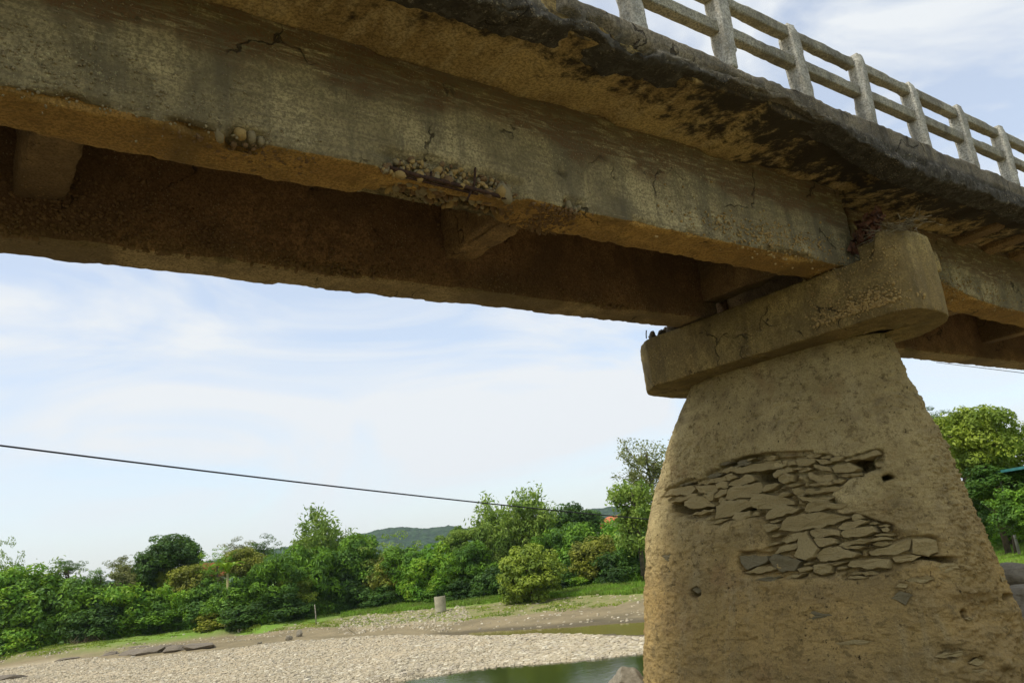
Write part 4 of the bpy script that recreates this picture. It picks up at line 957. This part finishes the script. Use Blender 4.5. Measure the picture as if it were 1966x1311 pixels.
# ------------------------------------------------------------------ grass
def blades(name, P, h, w_, mat, rng, label):
    n = len(P); a = rng.uniform(0, 2*math.pi, n); hh = h*rng.uniform(.5, 1.3, n); ww = w_*rng.uniform(.7, 1.3, n)
    dx, dy = np.cos(a)*ww, np.sin(a)*ww; lx, ly = rng.normal(0, .35, n)*hh, rng.normal(0, .35, n)*hh
    V = np.stack([P+np.stack([-dx, -dy, 0*a], 1), P+np.stack([dx, dy, 0*a], 1), P+np.stack([lx, ly, hh], 1)], 1).reshape(-1, 3)
    o = mesh(name, V, np.arange(3*n).reshape(n, 3), mat, smooth=False); tag(o, label, 'grass', kind='stuff'); return o
aG = math.atan2(*onZ(655, 1180, -4)[[1, 0]])
P = polar_pts(60000, aR, aG, lambda a: np.interp(a, *RW[5][:2])-2.5, lambda a: np.interp(a, *RW[6][:2])+2.5)
wb = fbm(P, 2.5, 4, 301); dd = np.hypot(P[:, 0], P[:, 1])-np.interp(np.arctan2(P[:, 1], P[:, 0]), *RW[5][:2]); P = P[dd > wb*1.6-1.4]
blades('grass', P, .30, .06, LEAF['grass'], rng, 'bright green grass along the foot of the trees')
P = polar_pts(36000, aR, aL, lambda a: np.interp(a, *RW[4][:2])-.3, lambda a: np.interp(a, *RW[6][:2]))
wb = fbm(P, 1.6, 4, 302); P = P[wb > .06]; blades('short_grass', P, .09, .05, LEAF['yellow'], rng, 'short sparse dry grass over the bank slope')
aQ0 = math.atan2(*onZ(2300, 1060, -2.4)[[1, 0]]); aQ1 = math.atan2(*onZ(1750, 1060, -2.6)[[1, 0]])
P = polar_pts(26000, aQ0, aQ1, lambda a: np.interp(a, *RW[2][:2]), lambda a: np.interp(a, *RW[6][:2])+2)
blades('field_grass', P, .11, .03, LEAF['grass'], rng, 'short green field grass right of the pier')

# ------------------------------------------------------------------ trees
def leaves(C, N_, size, asp, rng, fold=.25):
    """quads (4 verts) at centres C with normals N_"""
    n = len(C); r = rng.normal(size=(n, 3)); u = np.cross(N_, r); u /= np.linalg.norm(u, axis=1)[:, None]+1e-9; v = np.cross(N_, u)
    s = size*rng.uniform(.6, 1.35, n)[:, None]; a = u*s; b = v*s*asp
    V = np.stack([C-a, C-b+N_*s*fold*.4, C+a-N_*s*fold, C+b+N_*s*fold*.4], 1).reshape(-1, 3)
    return V, np.arange(4*n).reshape(n, 4)
def crown_mesh(name, seed, nl, nleaf, size, mat, asp=.45, lobe=.30, low=-.95, gap=0., up=.7, bumpy=.15):
    """unit-radius crown: leaves on many small lobes through an uneven egg"""
    rng = np.random.default_rng(seed); L_ = []
    while len(L_) < nl:
        p = rng.normal(size=3); p /= np.linalg.norm(p); k = rng.uniform(.35, 1)**.45
        p = p*k*(.80+bumpy*1.6*rng.uniform(-1, 1))
        if p[2] < low: continue
        L_.append((p, lobe*rng.uniform(.55, 1.25)))
    cnt = rng.multinomial(nleaf, np.array([l[1]**2 for l in L_])/sum(l[1]**2 for l in L_)); Cs = []; Ns = []
    for (p, r), c in zip(L_, cnt):
        d = rng.normal(size=(c, 3)); d[:, 2] = np.where(d[:, 2] < 0, d[:, 2]*.55, d[:, 2]); d /= np.linalg.norm(d, axis=1)[:, None]
        rr = r*rng.uniform(.55, 1.05, c)**.5
        Cs.append(p+d*rr[:, None]*np.array([1.1, 1.1, .75])); Ns.append(d+np.array([0, 0, up])+rng.normal(0, .45, (c, 3)))
    C = np.vstack(Cs); N_ = np.vstack(Ns); N_ /= np.linalg.norm(N_, axis=1)[:, None]
    return raw_mesh(name, *leaves(C, N_, size, asp, rng), mat, False)
CR = {}
def crown(kind, mat, var):
    k = (kind, mat, var)
    if k not in CR:
        sd_ = var*13+len(kind)*7+len(mat)
        CR[k] = {'broad': lambda: crown_mesh('crown', sd_, 70, 9500, .056, LEAF[mat], .55, .30),
                 'dense': lambda: crown_mesh('crown', sd_+1, 100, 11500, .050, LEAF[mat], .55, .25, bumpy=.10),
                 'airy': lambda: crown_mesh('crown', sd_+2, 70, 3600, .045, LEAF[mat], .4, .20, bumpy=.30),
                 'drape': lambda: crown_mesh('crown', sd_+3, 60, 9500, .068, LEAF[mat], .34, .28, up=.2)}[kind]()
    return CR[k]
def limb_tree(base, top, r0, rng, n=5, spread=1.2):
    parts = [tube([base, base*.5+top*.5+rng.normal(0, .15, 3), top], [r0, r0*.75, r0*.4], 8)]
    for k in range(n):
        a = base+(top-base)*rng.uniform(.45, .9); d = rng.normal(0, 1, 3)*np.array([1, 1, .3])+np.array([0, 0, .8]); d /= np.linalg.norm(d); l = spread*rng.uniform(.5, 1)
        parts.append(tube([a, a+d*l*.5+rng.normal(0, .08, 3), a+d*l], [r0*.45, r0*.3, r0*.12], 6))
    return join(parts)
def place_tree(name, cat, px, top, hw, bot, r, kind, mat, label, group=None, bark='bark', tscale=1.):
    c = at_dist(px, (top+bot)/2, r); a_ = math.atan2(c[1], c[0]); rm = float(np.interp(a_, *RW[6][:2]))
    if a_ > AZP and px < 1300 and not (px == 1012): r = max(r, rm+1.8+(1.2 if cat == 'tree' else 0))
    c = at_dist(px, (top+bot)/2, r); zt = at_dist(px, top, r)[2]; zb = at_dist(px, bot, r)[2]; d = math.hypot(c[0], c[1])
    gz = float(ground_z(c[0], c[1])[0]); R = hw/F*d*1.30; zb = min(zb, gz+1.0) if (zb-gz) < 2.2 or cat == 'bush' else zb; zb = gz-.4 if px == 1012 else zb-.12*(zt-zb); cz = (zt+zb)/2; hz = max((zt-zb)/2, .5)*1.06
    seed = int(px*7+top*3) % 9973; rg = np.random.default_rng(seed)
    root = empty(name, (c[0], c[1], gz)); tag(root, label, cat, group)
    o = link('crown', crown(kind, mat, seed % 2), root, (0, 0, cz-gz)); o.scale = (R, R, hz*1.04); o.rotation_euler = (0, 0, rg.uniform(0, 6.28))
    b = np.array([c[0], c[1], gz-.3]); t = np.array([c[0]+rg.normal(0, .2), c[1], cz+hz*.3])
    V, Fc = limb_tree(b, t, (max(.08, .022*(zt-gz)) if cat == 'tree' else .05)*tscale, rg, 5, R*.8); mesh('trunk', V, Fc, MAT[bark], root)
    return root
TG = 'trees and bushes on the far bank'
T = [
 # px, top, halfwidth, bottom, dist, crown, leaf, name, label
 (2,1056,24,1180,97,'airy','bamboo','tree','light feathery tree cut by the left photo edge'),
 (35,1085,48,1170,88,'broad','bright','tree','bright leafy tree at the far left behind the dark bank bushes'),
 (20,1130,48,1258,80,'broad','green','bush','green bank bush lowest at the left edge of the trees'),
 (82,1098,52,1246,82,'dense','green','tree','tall dark-hollowed green bush mass left of the brush heap'),
 (128,1072,22,1110,100,'airy','dark','tree','small dark open-topped tree poking above the left bushes'),
 (60,1180,42,1262,76,'broad','bright','bush','low sprouting bush above the dead brush heap'),
 (165,1104,40,1200,86,'broad','green','tree','round green tree between the dark open-topped tree and grey wispy tree'),
 (188,1090,16,1130,98,'airy','green','tree','thin green sapling on the skyline left of the grey wispy tree'),
 (172,1150,44,1235,79,'dense','dark','bush','dark bush above the dead twigs left of the ledge'),
 (232,1066,18,1100,103,'airy','grey','tree','grey wispy two-topped tree against the sky'),
 (240,1085,20,1150,98,'broad','grey','tree','rounded grey-olive tree under the wispy top'),
 (232,1112,48,1222,82,'broad','bright','tree','bright green rounded tree above the rock ledge'),
 (328,1026,36,1095,98,'broad','dark','tree','tall dark round-headed tree standing on the skyline at left'),
 (290,1058,30,1130,97,'dense','dark','tree','dark shoulder tree leaning left of the tall dark tree'),
 (362,1042,20,1085,97,'broad','dark','tree','dark side crown right of the tall dark tree by the mast'),
 (315,1078,15,1130,90,'dense','yellow','tree','pointed yellow-green conical tree below the tall dark tree'),
 (372,1076,32,1140,92,'broad','olive','tree','olive brownish tree left of the red roof'),
 (290,1118,44,1205,82,'broad','green','tree','green tree below the pointed yellow-green tree'),
 (350,1108,46,1200,81,'drape','bright','tree','drooping bright green tree left of the banana plant'),
 (265,1160,40,1218,78,'broad','green','bush','low green bush above the dry brush strip'),
 (330,1158,44,1205,78.5,'broad','green','bush','round low bush over the mossy bank'),
 (418,1060,24,1110,93,'airy','bright','tree','open papaya-like tree above the banana leaves'),
 (470,1044,30,1110,94,'broad','olive','tree','light olive flat-topped tree on the skyline'),
 (392,1096,30,1190,86,'broad','green','tree','leafy green tree just below the red roof'),
 (455,1036,26,1080,99,'airy','grey','tree','thin pale-leaved tree behind the flat-topped olive tree'),
 (505,1032,24,1085,98,'airy','dark','tree','sparse dark spiky tree right of the olive flat-topped tree'),
 (405,1115,42,1200,82,'broad','green','tree','green mottled tree right of the drooping bright tree'),
 (460,1105,46,1200,81,'dense','green','tree','bushy mid green tree under the olive flat-topped tree'),
 (425,1165,42,1212,77.5,'broad','olive','bush','yellowing bush reaching lowest onto the mud slope'),
 (485,1150,44,1203,78.5,'dense','dark','bush','dark bush left of the bamboo foot'),
 (530,1070,42,1165,84,'drape','green','tree','leaning green tree at the left shoulder of the bamboo'),
 (565,1102,30,1165,79,'drape','yellow','bush','light yellow-green drooping clump in front of the bamboo'),
 (540,1140,40,1195,79.5,'broad','dark','bush','shadowy bush below the drooping light clump'),
 (600,1045,52,1180,83,'drape','green','tree','dense green tree forming the bamboo clump base'),
 (640,1078,46,1185,81,'drape','dark','tree','dark drooping tree right of the bare whitish pole'),
 (690,1012,36,1120,87,'broad','green','tree','rounded green tree right of the tall feathery bamboo'),
 (680,1110,42,1172,80,'broad','dark','bush','dark hollow bush above the log'),
 (752,1040,44,1140,88,'airy','bamboo','tree','pale thin-crowned tree in front of the hill'),
 (720,1070,32,1150,85,'broad','green','tree','green tree left of the reddish olive tree'),
 (745,1062,36,1150,81,'dense','olive','tree','reddish olive round tree left of the well ring'),
 (775,1046,34,1110,86,'broad','green','tree','green round tree below the hill crest'),
 (745,1120,38,1168,80,'broad','dark','bush','dark bush left behind the well ring'),
 (800,1062,34,1140,83,'drape','bright','tree','bright vine-hung tree above the well ring'),
 (845,1045,48,1150,83,'drape','bright','tree','broad bright green creeper-covered tree right of the hill view'),
 (885,1010,32,1070,88,'drape','bamboo','tree','arching light green crown at the right end of the hill crest'),
 (905,1040,44,1150,83,'drape','green','tree','drooping green tree over the deep shadow'),
 (840,1118,36,1160,80,'broad','green','bush','green bush touching the right of the well ring'),
 (905,1105,36,1152,79,'broad','dark','bush','dark bush in the shadow left of the round yellow-green tree'),
 (955,985,44,1100,87,'drape','bamboo','tree','light green bamboo-like tree left of the tallest bamboo'),
 (1012,1043,49,1136,73,'dense','yellow','tree','round yellow-green tree standing forward on the grass'),
 (1060,1010,44,1130,84,'drape','green','tree','green drooping tree right behind the round yellow-green tree'),
 (1105,967,42,1050,97,'broad','dark','tree','dark spreading tree on the skyline right of the tallest bamboo'),
 (1110,1000,44,1120,82,'dense','green','tree','green full tree below the dark spreading tree'),
 (1145,1022,42,1120,77,'dense','olive','tree','olive flowering-looking tree right of centre bank'),
 (1198,992,42,1118,83,'broad','bright','tree','bright green tree below the orange roof'),
 (1232,1010,44,1122,78,'broad','green','tree','green tree partly hidden by the pier edge'),
 (1190,1055,38,1122,76,'broad','dark','bush','dark bush beside the pier edge above the grass'),
 (1112,1098,26,1128,73,'broad','bright','bush','small round bright bush on the grass right of the yellow-green tree'),
 (1075,1090,36,1136,76,'broad','dark','bush','dark low bush right of the round yellow-green tree'),
 (960,1085,40,1145,79,'broad','dark','bush','dark bush behind the left of the round yellow-green tree'),
 (1290,1000,50,1120,80,'broad','green','tree','green tree hidden behind the pier'),
]
for (px, tp, hw, bt, r, kd, mt, nm, lb) in T: place_tree('broadleaf_tree' if nm == 'tree' else 'bush', nm, px, tp, hw, bt, r, kd, mt, lb, TG)
# tall open tree beside the pier: limbs carry small leaf sprays
def open_tree(px, base_py, r, top, hw, label, mat, seed, n=16, nleaf=2600, size=.20, bark='bark'):
    rg = np.random.default_rng(seed); g = at_dist(px, base_py, r); gz = float(ground_z(g[0], g[1])[0]); root = empty('open_tree', (g[0], g[1], gz)); tag(root, label, 'tree', TG)
    zt = at_dist(px, top, r)[2]; H = zt-gz; R = hw/F*r; parts = [tube([(g[0], g[1], gz-.3), (g[0]+.2, g[1], gz+H*.45), (g[0], g[1], gz+H*.8)], [.24, .17, .07], 8)]; tips = []
    for k in range(n):
        z = gz+H*rg.uniform(.25, .75); a = rg.uniform(0, 6.28); l = R*rg.uniform(.6, 1.05); p0 = np.array([g[0], g[1], z]); e = p0+np.array([math.cos(a)*l, math.sin(a)*l, min(l*rg.uniform(.3, 1.0), zt-z)])
        m_ = (p0+e)/2+np.array([0, 0, -.25]); parts.append(tube([p0, m_, e], [.08, .05, .02], 6))
        for j in range(7):
            s = m_+(e-m_)*rg.uniform(0, 1); q = s+rg.normal(0, 1, 3)*np.array([.7, .7, .45])*R*.25+[0, 0, .2]; parts.append(tube([s, (s+q)/2+rg.normal(0, .05, 3), q], [.022, .015, .008], 4, False)); tips.append(q)
    V, Fc = join(parts); mesh('trunk', V, Fc, MAT[bark], root)
    tips = np.array(tips); C = tips[rg.integers(0, len(tips), nleaf)]+rg.normal(0, .28, (nleaf, 3)); N_ = rg.normal(size=(nleaf, 3))+[0, 0, .8]; N_ /= np.linalg.norm(N_, axis=1)[:, None]
    V, Fc = leaves(C, N_, size*.5, .5, rg); mesh('crown', V, Fc, LEAF[mat], root, False); return root
open_tree(1276, 1110, 82, 812, 62, 'tall thin-leaved tree with bare branches showing beside the pier', 'grey', 71, 34, 9000, .26)
open_tree(1236, 1110, 74, 900, 34, 'slim leafy green tree left of the tall thin-leaved tree', 'bamboo', 72, 24, 6500, .34)
open_tree(1945, 1050, 52, 772, 40, 'bare-topped thin tree at the right photo edge', 'grey', 73, 12, 900, .16)

def bamboo(px, base_py, r, top, hw, label, seed, n=12, mat='bamboo', leaf=.52, per=300):
    rg = np.random.default_rng(seed); g = at_dist(px, base_py, r); r = max(r, float(np.interp(math.atan2(g[1], g[0]), *RW[6][:2]))+6.5); g = at_dist(px, base_py, r); gz = float(ground_z(g[0], g[1])[0]); root = empty('bamboo', (g[0], g[1], gz)); tag(root, label, 'bamboo', 'bamboo clumps on the far bank')
    zt = at_dist(px, top, r)[2]; H = (zt-gz)*1.13; R = hw/F*r; parts = []; C = []; 
    for k in range(n):
        a = rg.uniform(0, 6.28); l = R*rg.uniform(.15, 1.1); h = H*(1-.33*(l/R)*rg.uniform(.5, 1))*rg.uniform(.86, 1.0); b = np.array([g[0], g[1], gz])+np.array([math.cos(a), math.sin(a), 0])*R*.2
        t = np.linspace(0, 1, 9); path = b+np.column_stack([math.cos(a)*l*t**2.2, math.sin(a)*l*t**2.2, h*(t-.10*t**4*(l/R))]); parts.append(tube(path, .045*(1-.85*t), 5, False))
        for j in range(per):
            u = rg.uniform(.42, 1)**.8; q = np.array([np.interp(u, t, path[:, i]) for i in range(3)]); sp = .25+.75*(1-abs(u-.75))
            C.append(q+rg.normal(0, 1, 3)*np.array([.55, .55, .40])*sp+[0, 0, -.15])
    V, Fc = join(parts); o = mesh('culm', V, Fc, MAT['culm'], root); 
    C = np.array(C); cl = fbm(C, .9, 2, seed); C = C[cl > -.22]; n_ = len(C); N_ = rg.normal(size=(n_, 3))*[1, 1, .6]+[0, 0, .5]; N_ /= np.linalg.norm(N_, axis=1)[:, None]
    V, Fc = leaves(C, N_, leaf*.5, .30, rg, .5); mesh('crown', V, Fc, LEAF[mat], root, False); return root
bamboo(622, 1180, 84, 955, 26, 'tallest feathery bamboo plume against the sky left of the hill', 81, 7, per=330)
bamboo(570, 1180, 84, 990, 44, 'bamboo clump arching to the left with loose pale tips', 82, 11)
bamboo(660, 1175, 86, 995, 26, 'short bamboo tuft right of the tall feathery plume', 83, 6)
bamboo(1032, 1130, 84, 925, 36, 'tall dense bamboo column crossing the cable', 84, 13, per=420)
bamboo(985, 1130, 86, 960, 44, 'loose bamboo clump left of the tall dense column', 85, 10)
bamboo(945, 1130, 88, 952, 16, 'thin bamboo spray leaning left across the cable', 86, 4)
bamboo(80, 1200, 96, 1072, 60, 'thin pale bamboo tips above the left bushes', 87, 8, per=120)
bamboo(755, 1150, 90, 1020, 18, 'wispy bamboo tip rising in front of the hill', 88, 3, per=90)

# banana plant
g = at_dist(437, 1108, 88); gz = float(ground_z(g[0], g[1])[0]); ban = empty('banana_plant', (g[0], g[1], gz)); tag(ban, 'banana plant with long upright leaves right of the red roof', 'banana plant', TG)
zb = at_dist(437, 1100, 88)[2]; rg = np.random.default_rng(91)
V, Fc = tube([(g[0], g[1], gz), (g[0], g[1], zb)], [.16, .12], 8); mesh('stem', V, Fc, MAT['culm'], ban)
for k in range(10):
    a = k*2.4; l = rg.uniform(1.6, 2.4); t = np.linspace(0, 1, 8); w_ = .32*np.sin(np.pi*np.clip(t*.95+.05, 0, 1))**.6
    ctr = np.column_stack([math.cos(a)*l*.75*t**1.3, math.sin(a)*l*.75*t**1.3, l*(t*1.1-.75*t**2.4)])+np.array([g[0], g[1], zb]); s = np.array([-math.sin(a), math.cos(a), 0])
    V = np.vstack([ctr-s*w_[:, None]+[0, 0, .0], ctr+[0, 0, -.08], ctr+s*w_[:, None]]); Fc = [(i, i+1, i+9, i+8) for i in range(7)]+[(8+i, 9+i, 17+i, 16+i) for i in range(7)]
    mesh('leaf', V, Fc, LEAF['bright'], ban)
# right bank
RG = 'trees on the right bank'
for (px, tp, hw, bt, r, kd, mt, lb) in [
 (1880,768,52,905,47,'dense','yellow','big sunlit yellow-green tree on the bank right of the pier'), (1822,790,42,890,49,'dense','yellow','yellow-green crown nearest the pier on the right bank'), (1945,830,44,915,50,'dense','yellow','yellow-green crown at the right photo edge'),
 (1838,850,30,915,52,'dense','dark','dark hanging foliage beside the pier on the right bank'), (1915,890,50,965,46,'dense','dark','dark shaded tree mass under the yellow-green crowns'), (1795,785,22,830,60,'airy','dark','small dark crown just showing past the pier'),
 (1850,935,30,968,50,'broad','dark','dark bush at the top of the vine slope'), (1960,930,40,985,43,'broad','green','leafy green bush below the teal roof')]:
    place_tree('bank_tree', 'tree' if bt-tp > 40 else 'bush', px, tp, hw, bt, r, kd, mt, lb, RG)
# creeper-covered slope
rng = np.random.default_rng(95)
P = polar_pts(42000, aQ0, aQ1, lambda a: np.interp(a, *RW[6][:2])-1.2, lambda a: np.interp(a, *RW[6][:2])+13)
P[:, 2] += .25+.55*np.abs(fbm(P, 1.4, 3, 96))*2+rng.uniform(0, .15, len(P)); N_ = rng.normal(size=P.shape)*.5+[0, 0, 1]; N_ /= np.linalg.norm(N_, axis=1)[:, None]
V, Fc = leaves(P, N_, .11, .6, rng); tag(mesh('creeper', V, Fc, LEAF['bright'], smooth=False), 'bright green creepers blanketing the slope right of the pier', 'creeper', kind='stuff')
# undergrowth closing the foot of the far wood
P = polar_pts(90000, aR-.05, aL, lambda a: np.interp(a, *RW[6][:2])+.2, lambda a: np.interp(a, *RW[6][:2])+9)
dr = np.hypot(P[:, 0], P[:, 1])-np.interp(np.arctan2(P[:, 1], P[:, 0]), *RW[6][:2])
P[:, 2] += 3.6*rng.uniform(0, 1, len(P))*np.clip(dr/2.5, .25, 1)*np.clip(.65+1.1*fbm(P, 2.4, 3, 97), .15, 1.4); N_ = rng.normal(size=P.shape)+[0, 0, .5]; N_ /= np.linalg.norm(N_, axis=1)[:, None]
V, Fc = leaves(P, N_, .17, .5, rng); tag(mesh('undergrowth', V, Fc, LEAF['green'], smooth=False), 'tangled green undergrowth filling the foot of the far wood', 'undergrowth', kind='stuff')
# dead brush on the left bank
for k, (px, py, hw, lb) in enumerate([(48, 1250, 30, 'big dead brush heap with pale forked branches at the far left'), (205, 1228, 22, 'dead twig tangle above the rock ledge'), (160, 1238, 26, 'grey brush tangle left of the twig tangle'), (290, 1210, 34, 'long low dry brush strip under the green bushes'), (375, 1200, 30, 'pale dry brush at the top of the mossy patch')]):
    g = gpoint(px, py, -3.9); rg = np.random.default_rng(400+k); br = empty('dead_brush', g); tag(br, lb, 'brush', 'dead brush along the bank'); W_ = hw/F*78; pp = []
    for j in range(170):
        a = g+rg.normal(0, 1, 3)*np.array([W_*.5, W_*.5, .12])+[0, 0, .1]; d = rg.normal(0, 1, 3)*[1, 1, .5]+[0, 0, .7]; d /= np.linalg.norm(d); l = rg.uniform(.4, 1.3)
        pp.append(tube([a, a+d*l*.5+rg.normal(0, .06, 3), a+d*l+rg.normal(0, .1, 3)], [.022, .015, .008], 4, False))
    V, Fc = join(pp); mesh('twig', V, Fc, MAT['twig'], br, False)['kind'] = 'stuff'

# ------------------------------------------------------------------ houses, mast, hills, cables
def house(px, py, r, w_, d_, label, roofm, wallh=3., yaw=.4):
    c = at_dist(px, py, r); gz = float(ground_z(c[0], c[1])[0]); h = empty('house', (c[0], c[1], gz)); tag(h, label, 'house'); top = c[2]; e = top-1.3
    def tr(v): return (v[0]*math.cos(yaw)-v[1]*math.sin(yaw)+c[0], v[0]*math.sin(yaw)+v[1]*math.cos(yaw)+c[1], v[2])
    V = [tr(v) for v in [(-w_, -d_, gz-.3), (w_, -d_, gz-.3), (w_, d_, gz-.3), (-w_, d_, gz-.3), (-w_, -d_, e), (w_, -d_, e), (w_, d_, e), (-w_, d_, e), (-w_, 0, top-.1), (w_, 0, top-.1)]]
    mesh('wall', V, [(0, 1, 5, 4), (1, 2, 6, 9, 5), (2, 3, 7, 6), (3, 0, 4, 8, 7)], MAT['plaster'], h, False)
    a = 1.15; t = .12; sl = []
    for s in (-1, 1):
        q = [(-w_*a, s*d_*a, e-.2), (w_*a, s*d_*a, e-.2), (w_*a, 0, top), (-w_*a, 0, top)]; sl += [tr(v) for v in q]+[tr((v[0], v[1], v[2]+t)) for v in q]
    fs = [(0, 1, 2, 3), (4, 5, 6, 7), (0, 1, 5, 4), (1, 2, 6, 5), (2, 3, 7, 6), (3, 0, 4, 7)]; mesh('roof', sl, fs+[tuple(i+8 for i in f) for f in fs], roofm, h, False)
    return h
house(400, 1082, 104, 1.5, 1.2, 'house with a red roof showing between the trees left of the banana plant', MAT['red_roof'])
house(1180, 991, 118, 2.4, 2.4, 'house with an orange-red roof above the trees near the pier', MAT['orange_roof'], yaw=1.2)
c = at_dist(1999, 896, 44); gz = float(ground_z(c[0], c[1])[0]); sh = empty('shed', (c[0], c[1], gz)); tag(sh, 'shed with a thin teal roof edge at the right photo border', 'shed')
u = np.array([M.T[0, 0], M.T[1, 0], 0]); u /= np.linalg.norm(u); v = np.array([-u[1], u[0], 0]); K = [c+u*a*1.0+v*b for a, b in ((-.75, -1), (3, -1), (3, 2.5), (-.75, 2.5))]
V = [k_+np.array([0, 0, z]) for z in (0, .12) for k_ in K]; mesh('roof', V, [(0, 3, 2, 1), (4, 5, 6, 7), (0, 1, 5, 4), (1, 2, 6, 5), (2, 3, 7, 6), (3, 0, 4, 7)], MAT['teal_roof'], sh, False)
for a, b in ((-.6, -.8), (2.8, -.8), (2.8, 2.3), (-.6, 2.3)):
    q = c+u*a+v*b; V, Fc = tube([(q[0], q[1], gz-.2), (q[0], q[1], c[2])], .07, 6); mesh('post', V, Fc, MAT['steel'], sh)
# mast
g = at_dist(371, 1062, 300); zt = at_dist(371, 1041, 300)[2]; gz = float(ground_z(g[0], g[1])[0]); ms = empty('antenna_mast', (g[0], g[1], gz)); tag(ms, 'slim grey antenna mast rising behind the tall dark tree', 'mast')
V, Fc = tube([(g[0], g[1], gz), (g[0], g[1], zt-.3)], [.35, .2], 6); mesh('pole', V, Fc, MAT['steel'], ms)
for k in range(3):
    a = k*2.09; x, y = g[0]+.5*math.cos(a), g[1]+.5*math.sin(a); V, Fc = tube([(x, y, zt-1.6), (x, y, zt)], .16, 4); mesh('antenna', V, Fc, MAT['steel'], ms)
    V, Fc = tube([(g[0], g[1], zt-.8), (x, y, zt-.8)], .05, 4); mesh('arm', V, Fc, MAT['steel'], ms)
# hills
def hills():
    prof = [(-900, 1230), (-300, 1160), (200, 1120), (520, 1060), (600, 1050), (690, 1030), (735, 1019), (770, 1014), (800, 1018), (830, 1019), (865, 1013), (900, 1020), (960, 1010), (1040, 1000), (1100, 992), (1140, 981), (1165, 980), (1200, 977), (1240, 985), (1400, 985), (1700, 960), (2000, 950), (2400, 930), (2900, 900)]
    pts = [at_dist(x, y, 1400) for x, y in prof]; az = np.array([math.atan2(p[1], p[0]) for p in pts]); zz = np.array([p[2] for p in pts]); o = np.argsort(az); az, zz = az[o], zz[o]
    A = np.linspace(az[0], az[-1], 420); t = np.linspace(0, 1, 60); V = []
    for k, tt in enumerate(t):
        r = 850+tt*550; f = math.sin(tt*math.pi/2)**1.3; V.append(np.column_stack([r*np.cos(A), r*np.sin(A), -3+(np.interp(A, az, zz)+3)*f]))
    for tt in np.linspace(0, 1, 8)[1:]: r = 1400+tt*500; V.append(np.column_stack([r*np.cos(A), r*np.sin(A), -3+(np.interp(A, az, zz)+3)*(1-tt)]))
    V = np.vstack(V); V[:, 2] += fbm(V*[1, 1, 0], 120, 4, 501)*9*np.clip((V[:, 2]+3)/40, 0, 1)*.6+np.abs(fbm(V*[1, 1, 0], 9, 3, 502))*5
    n = len(A); m_ = 67; i = (np.arange(m_-1)[:, None]*n+np.arange(n-1)[None]).ravel(); Fc = np.column_stack([i, i+1, i+n+1, i+n])
    m = Mt('forested_hill'); m.geo(); vv = m.vor(.11); c_ = m.mix(m.ramp(m.noise(.02, 5), .35, .65), (.022, .060, .022), (.042, .085, .028)); c_ = m.mix(m.ramp(vv, .2, .8), c_, (.012, .034, .016)); m.col(c_)
    m.bump(vv, 1, -4.)
    tag(mesh('forested_hills', V, Fc, m.m), kind='structure')
hills()
def cable(pts, rad, label):
    P = np.array(pts); t = np.linspace(0, 1, len(P)); tt = np.linspace(0, 1, 60); Q = np.column_stack([np.interp(tt, t, P[:, i]) for i in range(3)])
    V, Fc = tube(Q, rad, 6); tag(mesh('overhead_cable', V, Fc, MAT['cable'], loc=P[0]), label, 'cable')
a = at_dist(0, 855, 17.); b = at_dist(1250, 997, 27.); d = b-a; zs = []
def on_line(t): return a+d*t
pts = []
for t in np.linspace(-.9, 2.2, 32):
    q = on_line(t).copy(); q[2] += -.0*t; pts.append(q)
tm = np.linspace(0, 1, 400); pj = proj(a[None]+tm[:, None]*d[None]); t5 = float(np.interp(625, pj[0], tm)); midt = on_line(t5)
tgt = at_dist(625, 931.5, math.hypot(midt[0], midt[1])); k_ = (tgt[2]-midt[2])/(t5*(1-t5))
for i, t in enumerate(np.linspace(-.9, 2.2, 32)): pts[i][2] += k_*t*(1-t)
cable(pts, .0175, 'black overhead cable sagging across the sky from the left edge to behind the pier')
a2 = at_dist(1850, 702, 40); b2 = at_dist(1990, 719, 34); cable([a2+(b2-a2)*t for t in np.linspace(-.5, 3, 12)], .012, 'thin wire just under the right span at the photo edge')

# haze in the river valley
def haze_box():
    lo, hi = (-2650, -2650, -8), (2650, 2650, 130); V = [(x, y, z) for z in (lo[2], hi[2]) for x, y in ((lo[0], lo[1]), (hi[0], lo[1]), (hi[0], hi[1]), (lo[0], hi[1]))]
    m = bpy.data.materials.new('haze_air'); m.use_nodes = True; t = m.node_tree; t.nodes.clear(); o = t.nodes.new('ShaderNodeOutputMaterial'); p = t.nodes.new('ShaderNodeVolumePrincipled')
    p.inputs['Color'].default_value = (.82, .90, 1, 1); p.inputs['Density'].default_value = .00010; p.inputs['Anisotropy'].default_value = .2; t.links.new(p.outputs[0], o.inputs['Volume'])
    ob = mesh('haze', V, [(0, 3, 2, 1), (4, 5, 6, 7), (0, 1, 5, 4), (1, 2, 6, 5), (2, 3, 7, 6), (3, 0, 4, 7)], m, smooth=False); ob['kind'] = 'stuff'; ob['label'] = 'faint blue haze filling the valley air'; ob['category'] = 'haze'
HAZE = True
if HAZE: haze_box()
